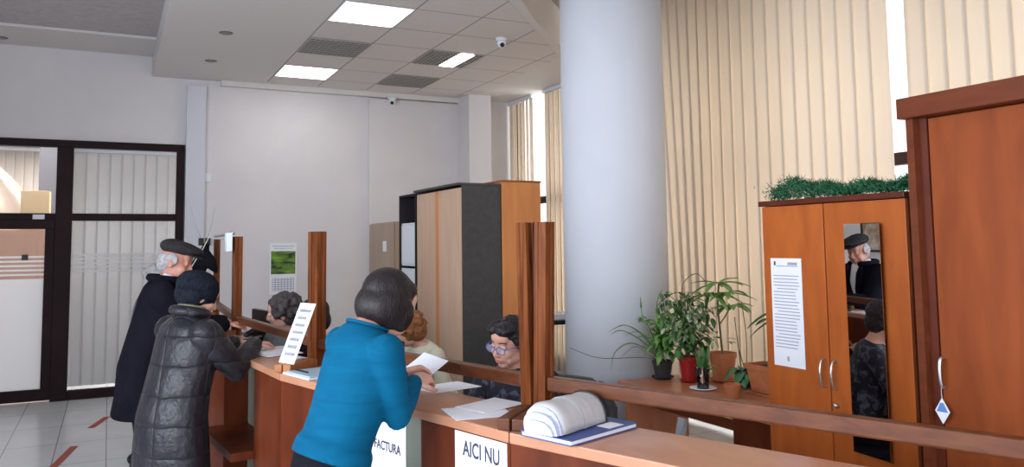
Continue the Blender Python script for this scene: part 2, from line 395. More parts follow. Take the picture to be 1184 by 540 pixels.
# windows: frame with mullions and transom, glass
def window(name, y0, y1, mull, x=XR + .02):
    bm = nb()
    for y in mull: box(bm, (x, y - .035, 0.12), (x + .07, y + .035, 3.95))
    for z in (0.12, 2.14, 3.88): box(bm, (x, y0, z), (x + .07, y1, z + .09))
    o = struct(obj(name, bm, M_frame))
    p = obj('window_pane', boxes(((x + .03, y0, .15), (x + .036, y1, 3.9))), M_pane, o)
    return o
window('window_1', -2.5, 5.9, [-2.46, -0.6, 1.2, 3.28, 5.0, 5.86])
window('window_2', 5.94, 9.7, [5.98, 7.2, 8.80, 9.66])
def plain_window(name, a, b, ax):
    bm = nb()
    if ax == 'x':
        x = XL - .06
        for y in (a, (a + b) / 2, b - .06): box(bm, (x, y, .8), (x + .06, y + .06, 3.0))
        for z in (.8, 2.94): box(bm, (x, a, z), (x + .06, b, z + .06))
        o = struct(obj(name, bm, M_frame)); obj('window_pane', boxes(((x + .02, a, .8), (x + .026, b, 3.0))), M_pane, o)
    else:
        y = YF - .06
        for x in (a, (a + b) / 2, b - .06): box(bm, (x, y, .8), (x + .06, y + .06, 3.0))
        for z in (.8, 2.94): box(bm, (a, y, z), (b, y + .06, z + .06))
        o = struct(obj(name, bm, M_frame)); obj('window_pane', boxes(((a, y + .02, .8), (b, y + .026, 3.0))), M_pane, o)
plain_window('window_3', -1.0, 4.2, 'x')
plain_window('window_4', -1.6, 2.8, 'y')

# vertical blinds
def vblind(y0, y1, label, x=4.76, z0=0.03, z1=4.002, pitch=0.138, ang=0.085, name='vertical_blind', skew=None, wid=0.160, axis='y', seed=1, par=None, fabric=None, wob=0.10):
    rnd = random.Random(seed)
    t = par if par else thing(name, label, 'blind', (x, (y0 + y1) / 2, 0) if axis == 'y' else ((y0 + y1) / 2, x, 0), 0 if axis == 'y' else -PI / 2, 'vertical blinds')
    L = (y1 - y0) / 2
    obj('headrail', boxes(((-.03, -L, z1), (.03, L, z1 + .045))), M_white_b, t)
    bm = nb(); n = max(1, int(round((y1 - y0) / pitch)))
    for i in range(n):
        yc = -L + (i + .5) * (y1 - y0) / n
        a = ang + rnd.uniform(-wob, wob) * .25
        sk = skew(yc + (y0 + y1) / 2) if skew else 0
        for s in range(1):
            pts = []
            for z, sh in ((z0 + .03, sk), ((z0 + z1) / 2, sk * .5), (z1, 0)):
                row = []
                for k in range(5):
                    u = (k / 4 - .5) * wid; bow = .003 * (1 - (2 * k / 4 - 1) ** 2)
                    row.append(V(u * math.sin(a) + bow, yc + sh + u * math.cos(a), z))
                pts.append(row)
            vv = [[bm.verts.new(p) for p in row] for row in pts]
            for r0, r1 in zip(vv, vv[1:]):
                for k in range(4): bm.faces.new((r0[k], r0[k + 1], r1[k + 1], r1[k]))
    sl = obj('slats', bm, fabric or M_blind, t, smooth=True)
    so = sl.modifiers.new('thickness', 'SOLIDIFY'); so.thickness = 0.0012
    return t
def skew1(y):
    # the slats beside the column are dragged towards the camera at their foot
    return -0.22 * min(1.0, max(0.0, (y - 5.5) / 0.6))
vblind(3.60, 6.62, 'wide cream vertical blind behind the pot plants and mirrored cabinet', seed=3, skew=skew1)
vblind(-0.9, 3.46, 'cream vertical blind above the big brown wardrobe', seed=5)
vblind(6.4, 8.72, 'cream vertical blind between the white column and the dark far window post', x=4.985, z1=3.533, seed=6, pitch=.125, wid=.155, ang=.14)
vblind(9.02, 9.70, 'narrow cream vertical blind in the far corner above the tall cabinets', x=4.985, z1=3.533, seed=8, pitch=.11, wid=.13, ang=.18, wob=.3)

# ------------------------------------------------------------ glass partition at the back (door left, fixed pane right)
g = nb()
for a, b in (((XL, YB - .04, 2.72), (0.765, YB + .06, 2.80)), ((-0.53, YB - .04, 0), (-0.37, YB + .06, 2.72)), ((0.68, YB - .04, 0), (0.765, YB + .06, 2.72)),
             ((-0.37, YB - .03, 1.92), (0.68, YB + .05, 2.0)), ((-0.37, YB - .03, 0.0), (0.68, YB + .05, .10)), ((XL, YB - .03, 1.93), (-.53, YB + .05, 2.0)),
             ((-1.72, YB - .04, 0), (-1.62, YB + .06, 2.72)), ((XL, YB - .03, 0), (-1.72, YB + .05, .10))): box(g, a, b, .004)
w5 = struct(obj('window_5', g, M_frame))
obj('window_pane', boxes(((-0.37, YB, .10), (0.68, YB + .008, 1.92))), M_pane, w5)
obj('window_pane', boxes(((-0.37, YB, 2.0), (0.68, YB + .008, 2.72))), M_pane, w5)
obj('window_pane', boxes(((XL, YB, 2.0), (-.53, YB + .008, 2.72)), ((XL, YB, .1), (-1.72, YB + .008, 1.93))), M_pane, w5)
obj('frosted_stripes', boxes(*[((-0.37, YB - .004, 1.36 + .045 * i), (0.68, YB - .001, 1.36 + .045 * i + .018)) for i in range(5)]), M_frost, w5)
d = nb()
for a, b in (((-1.62, YB - .03, .02), (-.53, YB + .03, .14)), ((-1.62, YB - .03, 1.83), (-.53, YB + .03, 1.93)), ((-.62, YB - .03, .14), (-.53, YB + .03, 1.83)), ((-1.62, YB - .03, .14), (-1.53, YB + .03, 1.83))): box(d, a, b, .003)
door = struct(obj('door_1', d, M_frame))
obj('door_pane', boxes(((-1.53, YB, .14), (-.62, YB + .008, 1.83))), M_pane, door)
obj('frosted_film', boxes(((-1.53, YB - .004, .14), (-.62, YB - .001, 1.30)), *[((-1.53, YB - .004, 1.335 + .047 * i), (-.62, YB - .001, 1.335 + .047 * i + .02)) for i in range(5)]), M_frost, door)
obj('closer_box', boxes(((-.83, YB - .03, 1.50), (-.77, YB - .004, 1.56)), bev=.003), M_black, door)
obj('door_plate', boxes(((-.74, YB - .045, 1.935), (-.63, YB - .03, 1.985))), M_white_b, w5)
# room beyond the glass
struct(obj('wall_beyond', boxes(((XL - .1, 14, 0), (2.6, 14.1, 3.2)), ((XL - .1, YB + .2, 0), (XL, 14, 3.2)), ((1.7, YB + .2, 0), (1.8, 14, 3.2))), M_wall))
struct(obj('ceiling_beyond', boxes(((XL - .1, YB + .2, 3.2), (2.6, 14.1, 3.3))), M_ceil))
tb = vblind(-.38, .74, 'cream vertical blind hanging behind the right glass pane', x=10.15, z0=.05, z1=2.72, pitch=.118, wid=.145, ang=.16, axis='x', seed=9, fabric=M_blind_pale)
# swept cream curtain, dark post, brown board behind the door glass
t = thing('draped_curtain', 'cream curtain swept aside in the room behind the glass door', 'curtain', (-1.25, 12.0, 0))
bm = nb(); rings = []
for j in range(13):
    z = 0.1 + 2.9 * j / 12; row = []
    for i in range(41):
        u = i / 40; wdt = 1.42 * (1 - max(0, (z - 1.9) / 1.1) ** 1.6 * .62) if z > 1.9 else 1.42
        row.append(V(-.9 + (1 - u) * 0 + u * wdt * 0.95, .05 * math.sin(u * 34), z))
    rings.append([bm.verts.new(p) for p in row])
for a, b in zip(rings, rings[1:]):
    for i in range(40): bm.faces.new((a[i], a[i + 1], b[i + 1], b[i]))
c = obj('cloth', bm, M_blind, t, smooth=True); c.modifiers.new('thickness', 'SOLIDIFY').thickness = .003
obj('curtain_rod', boxes(((-1.2, -.02, 3.005), (.6, .02, 3.045))), M_metal, t)
t = thing('grey_room_post', 'dark grey upright panel seen through the glass above the door', 'panel', (-.76, 12.6, 0))
obj('panel', boxes(((-.14, -.04, 0), (.14, .04, 3.15)), bev=.01), mat('slate_grey_panel', (.10, .095, .105), .7), t)
t = thing('tan_cupboard', 'tan wooden cupboard behind the glass door', 'cupboard', (-.80, 11.55, 0))
obj('carcass', boxes(((-.5, 0, 0), (.10, .4, 1.86)), bev=.006), mat('tan_wood', (.50, .25, .14), .5, col2=(.44, .22, .12), scale=3), t)
obj('cupboard_door', boxes(((-.48, -.018, .05), (-.02, 0, 1.83)), bev=.003), mat('tan_wood', (0, 0, 0)), t)
t = tag(obj('storage_carton', boxes(((-.16, -.15, 0), (.16, .15, .50)), bev=.004), mat('yellow_card', (.58, .40, .19), .7)), 'yellow card box on top of the tan cupboard', 'box'); t.location = (-.86, 11.72, 1.862)

vblind(-2.3, -.2, 'cream vertical blind on the far wall of the room beyond the glass door', x=13.7, z0=.05, z1=3.1, pitch=.12, wid=.145, ang=.16, axis='x', seed=19)
# ------------------------------------------------------------ ceiling fittings
t0 = None
def ceil_light(x, y, label):
    t = thing('ceiling_light', label, 'ceiling light', (x, y, 3.5775), 0, 'square ceiling lights')
    s = .299
    obj('frame', boxes(((-s, -s, -.006), (s, -s + .012, -.0003)), ((-s, s - .012, -.006), (s, s, -.0003)), ((-s, -s + .012, -.006), (-s + .012, s - .012, -.0003)), ((s - .012, -s + .012, -.006), (s, s - .012, -.0003))), M_white_b, t)
    obj('diffuser', boxes(((-s + .012, -s + .012, -.004), (s - .012, s - .012, -.0005))), M_light, t)
    return t
ceil_light(1.964, 6.396, 'bright square ceiling light nearest the camera')
ceil_light(1.964, 8.844, 'bright square ceiling light nearest the back wall')
def louvre(x, y, label, lit=None, name='ceiling_vent', cat='ceiling vent', group='louvred ceiling panels'):
    t = thing(name, label, cat, (x, y, 3.5775), 0, group)
    s = .29
    obj('backing', boxes(((-s, -s, -.003), (s, s, -.0005))), M_charcoal, t)
    bm = nb()
    xs = [-s + i * (2 * s / 12) for i in range(13)]; ys = [-s + i * (2 * s / 9) for i in range(10)]
    def free(x0): return not (lit and lit[0] - .01 < x0 < lit[1] + .01)
    for xx in xs:
        if free(xx): box(bm, (xx - .004, -s, -.012), (xx + .004, s, -.0035))
    for yy in ys:
        if lit: box(bm, (-s, yy - .005, -.012), (lit[0], yy + .005, -.0035)); box(bm, (lit[1], yy - .005, -.012), (s, yy + .005, -.0035))
        else: box(bm, (-s, yy - .006, -.012), (s, yy + .006, -.0035))
    obj('grille', bm, mat('grille_metal', (.36, .34, .31), .5, .2), t)
    if lit: obj('lamp_tube_cover', boxes(((lit[0], -s, -.015), (lit[1], s, -.0035)), bev=.002), M_light, t)
    return t
louvre(1.964, 7.62, 'dark louvred ceiling panel between the two square lights')
louvre(3.188, 8.844, 'dark louvred ceiling panel nearest the window wall and back wall')
louvre(3.188, 7.62, 'louvred ceiling light lit only along one bright strip', (.02, .18), 'louvred_ceiling_light', 'ceiling light', None)
def downlight(x, y, z, label):
    t = thing('recessed_downlight', label, 'downlight', (x, y, z), 0, 'recessed downlights')
    bm = nb(); lathe(bm, [(.035, -.0005), (.062, -.0005), (.062, -.005), (.05, -.009), (.035, -.006)], n=24); obj('ring', bm, M_ringm, t, True)
    bm = nb(); lathe(bm, [(.001, -.0055), (.034, -.004), (.034, -.0005), (.001, -.0005)], n=20); obj('bulb', bm, M_lampspot, t)
downlight(.925, 7.49, 3.582, 'small round downlight in the white soffit, nearer the camera of the soffit pair')
downlight(.925, 8.69, 3.582, 'small round downlight in the white soffit, nearer the back wall of the soffit pair')
downlight(-1.06, 9.45, 3.81, 'small round downlight above the glass door at the left edge')
def dome_cam(loc, label, d):
    t = thing('security_camera', label, 'camera', loc, 0, 'dome security cameras')
    bm = nb(); lathe(bm, [(.055, -.0005), (.055, -.02), (.045, -.03), (.02, -.034)], n=24); obj('mount', bm, M_white_b, t, True)
    bm = nb(); ell(bm, (0, 0, -.055), (.042, .042, .042)); obj('ball', bm, M_white_b, t, True)
    d = V(d).normalized(); bm = nb(); c0 = V(0, 0, -.055); limb(bm, [c0 + d * .03, c0 + d * .045], [.022, .022], 14); obj('lens', bm, M_black, t, True)
dome_cam((3.338, 6.64, 3.5775), 'white dome security camera on the ceiling beside the striplight', (-.3, -1, -.6))
dome_cam((3.24, 9.60, 3.51), 'small white security camera over the top of the back wall', (-.4, -1, -.5))

# ------------------------------------------------------------ back wall fittings
t = tag(obj('wall_switch', boxes(((.99, YB - .014, 2.38), (1.06, YB - .001, 2.48)), bev=.003), M_white_b), 'white switch plate on the back wall beside the pilaster', 'switch')
t = thing('wall_calendar', 'wall calendar with a green garden photo on the back wall', 'calendar', (1.745, YB - .001, 1.04))
obj('sheet', boxes(((0, -.004, 0), (.32, 0, .62))), M_white, t)
mp = mat('garden_photo', (.02, .03, .02), .6, col2=(.20, .38, .04), scale=9, stretch=(.7, 1, 2.2), detail=6)
obj('photo', boxes(((.015, -.006, .245), (.305, -.004, .52))), mp, t)
obj('header_print', boxes(((.03, -.005, .575), (.29, -.004, .583)), ((.05, -.005, .55), (.27, -.004, .556))), M_print_g, t)
obj('date_grid', boxes(((.03, -.005, .04), (.29, -.0041, .20))), lined('date_grid_print', (.72, .72, .76), (.34, .34, .42), .037, .027, .03, .04, .008, axes=('X', 'Z')), t)
# framed picture on the left wall (seen in the mirror)
t = thing('framed_picture', 'small framed picture on the left wall, seen reflected in the cabinet mirror', 'picture', (XL + .001, 8.6, 1.45))
obj('frame', boxes(((0, 0, 0), (.02, .03, .42)), ((0, .37, 0), (.02, .40, .42)), ((0, .03, 0), (.02, .37, .03)), ((0, .03, .39), (.02, .37, .42))), M_black, t)
obj('picture', boxes(((0, .03, .03), (.01, .37, .39))), mat('brown_abstract_print', (.30, .16, .08), .7, col2=(.62, .58, .50), scale=8), t)

# ------------------------------------------------------------ counter: a bent line of desks
P = [(1.83, .95), (1.28, 2.32), (.895, 3.78), (.745, 5.32), (.80, 6.86)]
P = [V(x, y, 0) for x, y in P]
T = [(P[i + 1] - P[i]).normalized() for i in range(4)]
Nn = [V(t.y, -t.x, 0) for t in T]          # towards the staff side
J = V(.72, .69, 0).normalized()             # the joints between sections run this way
OUTL = .285
def offs(k, i, o): return P[k] + J * (o / J.dot(Nn[i]))      # on joint k, o metres off the post line of section i
WN = [-OUTL * J.dot(n) for n in Nn]          # front edge of each section
SO = [-OUTL * J.dot(t) for t in T]           # where its front corner lies along it
INN = .035
TH = .032
segname = ['counter section nearest the camera with an open document roll on it', 'counter section in front of the woman in teal', 'counter section the person in the quilted coat leans on', 'farthest counter section beside the man in the flat cap']
for i in range(4):
    t = thing('service_counter', segname[i], 'counter', tuple((P[i] + P[i + 1]) / 2), 0, 'linked counter sections')
    c = (P[i] + P[i + 1]) / 2
    a, b, cc, dd = P[i] - J * OUTL, P[i + 1] - J * OUTL, P[i + 1] + J * INN, P[i] + J * INN
    OUT = WN[i]
    e = T[i] * .0015
    poly = [a + e, b - e, cc - e, dd + e]
    o = obj('countertop', prism(nb(), [((q - c).x, (q - c).y) for q in poly], 1.05 - TH, 1.05), M_ledge, t)
    bv = o.modifiers.new('bevel', 'BEVEL'); bv.width = .004; bv.segments = 2
    # end panels flush with the front, recess between
    L = (P[i + 1] - P[i]).length
    def wedge(s0, s1, o0, o1, z0, z1):
        A0 = offs(i, i, o0) if s0 is None else P[i] + T[i] * s0 + Nn[i] * o0
        A1 = offs(i + 1, i, o0) if s1 is None else P[i] + T[i] * s1 + Nn[i] * o0
        B1 = offs(i + 1, i, o1) if s1 is None else P[i] + T[i] * s1 + Nn[i] * o1
        B0 = offs(i, i, o1) if s0 is None else P[i] + T[i] * s0 + Nn[i] * o1
        if s0 is None: A0 = A0 + e; B0 = B0 + e
        if s1 is None: A1 = A1 - e; B1 = B1 - e
        return [((q - c).x, (q - c).y) for q in (A0, A1, B1, B0)], z0, z1
    W = .46; s0_, s1_ = SO[i] + W, L + SO[i] - W
    if i == 0:
        bm = nb(); prism(bm, *wedge(None, None, OUT + .012, OUT + .034, .0, 1.05 - TH)); obj('front_panel', bm, M_counter, t)
    else:
        bm = nb(); prism(bm, *wedge(None, s0_, OUT + .012, -.03, .0, 1.05 - TH)); obj('end_panel', bm, M_counter, t)
        bm = nb(); prism(bm, *wedge(s1_, None, OUT + .012, -.03, .0, 1.05 - TH)); obj('end_panel', bm, M_counter, t)
        bm = nb(); prism(bm, *wedge(s0_ + .001, s1_ - .001, -.08, -.03, .0, 1.05 - TH)); obj('recess_panel', bm, M_grey_panel, t)
        bm = nb(); prism(bm, *wedge(s0_ - .02, s1_ + .02, OUT - .10, OUT + .011, .585, .625)); prism(bm, *wedge(s0_ + .001, s1_ - .001, OUT + .0105, -.081, .585, .625)); obj('bag_shelf', bm, M_foot if False else M_counter, t)
    bm = nb(); prism(bm, *wedge(None, None, -.028, .03, .0, 1.05 - TH)); obj('back_panel', bm, M_counter, t)
# timber frame on the counter: pairs of posts, feet and rails
LAB = ['wooden post pair just outside the frame', 'dark wooden post pair beside the clerk in glasses', 'brown wooden post pair beside the woman in teal', 'brown wooden post pair behind the person in the quilted coat', 'farthest wooden post pair beside the flat cap']
def post_mesh(lean, gap, tdir, n, s, h=.625, w=.048, dpt=.048):
    """s = -1/+1: the side of the joint; fluted square post"""
    bm = nb(); ringset = []
    for z in (0, .3, h):
        k = z / h
        c = tdir * (s * (gap + w / 2 + lean * k)) + V(0, 0, 1.0505 + z)
        pts = []
        prof = [(-.5, -.5), (-.2, -.5), (-.15, -.42), (.15, -.42), (.2, -.5), (.5, -.5), (.5, -.2), (.42, -.15), (.42, .15), (.5, .2), (.5, .5), (-.5, .5), (-.5, .2), (-.42, .15), (-.42, -.15), (-.5, -.2)]
        for u, v in prof: pts.append(c + tdir * (u * w) + n * (v * dpt))
        ringset.append(pts)
    loft(bm, ringset); return bm
for k in range(5):
    tl = T[k - 1] if k > 0 else T[0]; tr = T[k] if k < 4 else T[3]
    rail_sides = []
    if k > 0: rail_sides.append((-1, T[k - 1], Nn[k - 1]))
    if k < 4: rail_sides.append((1, T[k], Nn[k]))
    for s, td, n in rail_sides:
        which = 'post of the near side' if s < 0 else 'post of the far side'
        lean = .016 if k == 1 else .003
        t = thing('screen_post', ('near-side member of the ' if s < 0 else 'far-side member of the ') + LAB[k], 'post', tuple(P[k]), 0, 'timber screen posts on the counter')
        obj('post', post_mesh(lean, .003, td, n, s), M_post, t)
        jp = V(-J.y, J.x, 0); bm = nb(); Mx = basis((0, 0, 0), jp, J, (0, 0, 1))
        u0, u1 = (.003, .043) if s > 0 else (-.043, -.003)
        box(bm, (u0, -.268, 1.0505), (u1, -.050, 1.0855), .004, Mx); obj('foot', bm, M_foot if k > 1 else M_rail, t)
for i in range(4):
    a, b = P[i] + T[i] * .056, P[i + 1] - T[i] * .056
    L = (b - a).length; Mx = basis(a, T[i], Nn[i], (0, 0, 1))
    rl = nb(); box(rl, (0, -.02, 1.129), (L, .022, 1.174), .006, Mx)
    rlab = ['long wooden rail crossing in front of the cabinets at right', 'wooden rail between the woman in teal and the clerk in glasses', 'wooden rail behind the white notice and grey-haired clerk', 'farthest wooden rail by the flat-cap man'][i]
    tag(obj('screen_rail', rl, M_rail), rlab, 'rail', 'timber rails on the counter')

# notices on the counter front
def plane_on(i, s, o, z):      # point on segment i
    return P[i] + T[i] * s + Nn[i] * o + V(0, 0, z)
n0 = plane_on(1, SO[1] + .145, WN[1] + .0105, 0)
t = thing('paper_notice', 'white paper notice reading AICI NU on the counter front', 'notice', tuple(V(n0.x, n0.y, 0)))
Mx = basis((0, 0, 0), -T[1], (0, 0, 1), -Nn[1])      # x to the reader's right, y up, z out
bm = nb(); box(bm, (-.125, .835, 0), (.125, 1.012, .0012), 0, Mx); obj('sheet', bm, M_white, t)
text('AICI NU', .066, M_print, t, Mx @ Matrix.Translation((0.005, .942, .0016)), sx=.74, bold=.0012)
text('SE', .066, M_print, t, Mx @ Matrix.Translation((-.02, .868, .0016)), sx=.74, bold=.0012)
n0 = plane_on(1, .80, -.081, 0)
t = thing('paper_notice', 'small paper notice ending TURA in the recess under the counter', 'notice', tuple(V(n0.x, n0.y, 0)))
bm = nb(); box(bm, (-.10, .70, 0), (.16, .93, .0012), 0, Mx); obj('sheet', bm, M_white, t)
text('FACTURA', .05, M_print, t, Mx @ Matrix.Translation((.03, .80, .0016)), sx=.85, bold=.001)
n0 = plane_on(2, .52, -.081, 0)
Mx2 = basis((0, 0, 0), -T[2], (0, 0, 1), -Nn[2])
t = thing('paper_notice', 'small grey printed sheet in the dark recess beside the quilted coat', 'notice', tuple(V(n0.x, n0.y, 0)))
bm = nb(); box(bm, (-.02, .78, 0), (.28, .97, .0012), 0, Mx2); obj('sheet', bm, M_white, t)
bm = nb()
for q in range(6): box(bm, (.01, .80 + q * .026, .0012), (.25 - (q % 3) * .03, .81 + q * .026, .002), 0, Mx2)
obj('printed_lines', bm, M_print_g, t)
# ---- MORE
# ------------------------------------------------------------ mirrored cabinet, wardrobe, desk
t = thing('mirrored_cabinet', 'cherry two-door cabinet with a long mirror and a taped notice', 'cabinet', (2.75, 2.41, 0))
y0, y1 = -.37, .37
obj('carcass', boxes(((.02, y0, 0), (.40, y1, .05)), ((.02, y0, .05), (.40, y0 + .018, 1.765)), ((.02, y1 - .018, .05), (.40, y1, 1.765)), ((.385, y0 + .018, .05), (.40, y1 - .018, 1.765)), ((.02, y0 + .018, .05), (.385, y1 - .018, .07))), M_cab_dark, t)
obj('top_board', boxes(((-.012, y0 - .006, 1.766), (.41, y1 + .012, 1.79)), bev=.003), M_cab_dark, t)
dl = obj('cabinet_door', boxes(((0, .022, .05), (.018, y1, 1.763)), bev=.002), M_cab, t)
dr = obj('cabinet_door', boxes(((0, y0, .05), (.018, .016, 1.763)), bev=.002), M_cab, t)
def handle(par, y, z0, z1, x=0.0, m=M_metal):
    bm = nb(); pts = curve_pts([(x + .001, y, z1), (x - .022, y, z1 - .012), (x - .032, y, (z0 + z1) / 2), (x - .022, y, z0 + .012), (x + .001, y, z0)], 5)
    limb(bm, pts, [.005] * len(pts), 8); obj('handle', bm, m, par, True)
handle(dl, .045, .985, 1.105); handle(dr, -.012, .985, 1.105)
bm = nb(); limb(bm, [(.001, -.012, .92), (-.012, -.012, .92)], [.010, .010], 14); obj('lock', bm, M_metal, dr, True)
# the mirror, set at a slight tilt on the right door
delta = math.radians(6.3)
bm = nb(); Mm = Matrix.Translation((-.0125, -.177, 0)) @ Matrix.Rotation(-delta, 4, 'Z')
box(bm, (-.001, -.093, .75), (.001, .093, 1.672), 0, Mm)
obj('mirror', bm, M_mirror, dr)
bm = nb(); box(bm, (.0015, -.093, .75), (.003, .093, 1.672), 0, Mm); obj('mirror_backing', bm, M_black, dr)
tt = thing('taped_notice', 'long white printed notice taped to the left cabinet door', 'notice', (2.749, 2.735, 1.045))
obj('sheet', boxes(((-.0025, -.178, 0), (-.0005, 0, .482))), M_white, tt)
bm = nb(); rr_ = random.Random(4)
for i in range(26):
    z = .445 - i * .0145
    if i in (1, 2): continue
    box(bm, (-.0032, -.165 + rr_.random() * .03, z), (-.0026, -.014 - (.02 if i % 7 == 0 else 0), z + .004))
obj('printed_lines', bm, M_print_g, tt)
obj('crest', boxes(((-.0034, -.03, .45), (-.0026, -.02, .468))), M_print, tt); obj('heading', boxes(((-.0034, -.155, .452), (-.0026, -.10, .464))), M_print_g, tt); obj('stamp', boxes(((-.0034, -.09, .025), (-.0026, -.078, .045))), M_print_g, tt)
# garland on the cabinet
bm = nb(); rnd = random.Random(11)
for i in range(6500):
    y = rnd.uniform(-.38, .37); hh = .045 + .045 * math.exp(-((y - .22) / .13) ** 2) + .014 * math.sin(y * 31)
    a = rnd.uniform(0, 2 * PI); rad = abs(rnd.gauss(0, .035)); c = V(rad * math.cos(a) * 1.3, y, .004 + hh * abs(rnd.random()) ** .8)
    d = V(rnd.uniform(-1, 1), rnd.uniform(-1, 1), rnd.uniform(-.1, 1.2)).normalized() * rnd.uniform(.016, .034)
    s = d.cross(V(rnd.uniform(-1, 1), rnd.uniform(-1, 1), .3)).normalized() * .0021
    if (c + d).z < .002: d.z = abs(d.z)
    vs = [bm.verts.new(q) for q in (c - s, c + s, c + d)]; bm.faces.new(vs)
g = obj('tinsel_garland', bm, M_garl); g.location = (2.84, 2.42, 1.791)
tag(g, 'green bristly tinsel garland lying on top of the mirrored cabinet', 'garland')

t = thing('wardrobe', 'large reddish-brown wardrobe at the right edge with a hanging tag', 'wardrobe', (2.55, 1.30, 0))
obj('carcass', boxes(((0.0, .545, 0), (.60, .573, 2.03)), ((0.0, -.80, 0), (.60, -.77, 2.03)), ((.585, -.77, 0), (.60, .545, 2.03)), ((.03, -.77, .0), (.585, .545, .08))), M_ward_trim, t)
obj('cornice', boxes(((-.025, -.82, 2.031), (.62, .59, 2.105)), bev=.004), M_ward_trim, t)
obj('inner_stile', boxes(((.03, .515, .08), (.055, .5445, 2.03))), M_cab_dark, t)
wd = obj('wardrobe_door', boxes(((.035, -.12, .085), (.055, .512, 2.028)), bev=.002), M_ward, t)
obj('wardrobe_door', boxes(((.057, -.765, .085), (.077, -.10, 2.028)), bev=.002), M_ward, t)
bm = nb(); pts = curve_pts([(.036, .53 - .03, 1.20), (.012, .50, 1.195), (.006, .50, 1.15), (.012, .50, 1.105), (.036, .50, 1.10)], 5); limb(bm, pts, [.006] * len(pts), 10); obj('handle', bm, M_metal, wd, True)
t = thing('hanging_tag', 'blue and white diamond tag hanging from the wardrobe handle', 'tag', (2.563, 1.80, 1.0))
bm = nb(); limb(bm, [(-.003, 0, .11), (-.003, .001, .085), (-.002, 0, .064)], [.0014] * 3, 6); obj('cord', bm, M_metal, t)
def diamond(z0, z1, zm, w): return [(0, z0), (w, zm), (0, z1), (-w, zm)]
bm = nb(); p4 = diamond(-.02, .066, .022, .026); lo = [bm.verts.new((-.004, y, z)) for y, z in p4]; hi = [bm.verts.new((-.001, y, z)) for y, z in p4]
bm.faces.new(lo); bm.faces.new(hi[::-1]); bridge(bm, lo, hi); obj('tag_card', bm, M_white, t)
bm = nb(); p4 = [(-.020, .020), (.020, .020), (.006, .05), (-.006, .05)]; lo = [bm.verts.new((-.0052, y, z)) for y, z in p4]; hi = [bm.verts.new((-.0041, y, z)) for y, z in p4]
bm.faces.new(lo); bm.faces.new(hi[::-1]); bridge(bm, lo, hi); obj('blue_print', bm, mat('tag_blue', (.12, .24, .55), .5), t)

t = thing('plant_desk', 'reddish desk by the white column with pot plants on it', 'desk', (2.88, 3.50, 0))
obj('desktop', boxes(((0, -.68, .725), (.72, .68, .75)), bev=.003), M_desk, t)
obj('side_panel', boxes(((.03, .62, 0), (.50, .645, .7245))), M_desk, t)
obj('side_panel', boxes(((.03, -.66, 0), (.68, -.635, .7245))), M_desk, t)
obj('apron', boxes(((.04, -.299, .635), (.06, .619, .685))), M_ward_trim, t)
obj('drawer_block', boxes(((.03, -.634, .06), (.66, -.30, .72)), bev=.003), M_counter, t)
# steel monitor arm / folded stand before the desk
t = thing('folded_steel_stand', 'tilted grey steel bracket standing in front of the plant desk', 'stand', (2.70, 3.38, 0))
bm = nb(); limb(bm, [(0, 0, .03), (0, 0, .45)], [.016, .016], 12); obj('stem', bm, M_steel, t, True)
Mx = Matrix.Translation((0, 0, .52)) @ Matrix.Rotation(math.radians(14), 4, 'Y') @ Matrix.Rotation(.5, 4, 'Z')
bm = nb(); box(bm, (-.035, -.02, -.09), (.015, -.012, .17), .003, Mx); box(bm, (-.035, .012, -.09), (.015, .02, .17), .003, Mx); box(bm, (-.035, -.012, -.09), (-.028, .012, .17), 0, Mx); obj('channel', bm, M_steel, t)
bm = nb()
for k in range(3): limb(bm, [(0, 0, .04), (.2 * math.cos(k * 2.1), .2 * math.sin(k * 2.1), .012)], [.014, .011], 8)
obj('tripod_base', bm, M_steel, t, True)

# ------------------------------------------------------------ tall cabinets behind the clerks
t = thing('tall_office_cabinet', 'tall cabinet with pale beech doors and charcoal side', 'cabinet', (2.49, 6.23, 0))
obj('carcass', boxes(((.022, -.50, 0), (.36, -.48, 2.08)), ((.022, .48, 0), (.36, .50, 2.08)), ((.345, -.48, 0), (.36, .48, 2.08)), ((.022, -.48, 0), (.345, .48, .06))), M_charcoal, t)
obj('top_board', boxes(((-.02, -.505, 2.081), (.365, .505, 2.10)), bev=.002), M_charcoal, t)
for a, b in ((-.497, -.03), (-.018, .46)):
    dd_ = obj('cabinet_door', boxes(((0, a, .06), (.02, b, 2.06)), bev=.002), M_beech, t)
    obj('edge_strip', boxes(((-.002, (a if a > -.1 else b - .03), .06), (.0, (a + .03 if a > -.1 else b), 2.06))), M_orange, dd_)
bm = nb(); limb(bm, [(-.001, .43, 1.0), (-.015, .43, 1.0)], [.01, .01], 12); obj('lock', bm, M_metal, t, True)
t = thing('open_shelf_unit', 'black open shelf unit with a white board in it', 'shelf', (2.49, 6.99, 0))
obj('carcass', boxes(((0, .17, 0), (.35, .19, 2.06)), ((.33, -.24, 0), (.35, .17, 2.06)), ((0, -.255, 2.061), (.35, .19, 2.08)), ((0, -.255, 0), (.35, -.24, 2.06)), ((0, -.24, 0), (.33, .17, .05))), M_darkin, t)
for z in (.5, 1.0, 1.42, 1.80): obj('shelf', boxes(((.02, -.238, z), (.328, .168, z + .016))), M_white_b, t)
t = tag(obj('white_board', boxes(((0, -.20, 0), (.008, .155, .36)), bev=.002), M_white_b), 'white sheet standing in the black open shelf', 'board'); t.location = (2.505, 7.0, 1.437)
t2 = tag(obj('white_board', boxes(((0, -.20, 0), (.008, .155, .38)), bev=.002), M_white_b), 'white sheet on the shelf below, partly behind the reddish hair', 'board'); t2.location = (2.505, 7.0, 1.017)
t = thing('orange_cabinet', 'orange-brown cabinet beside the charcoal cabinet side', 'cabinet', (2.865, 5.98, 0))
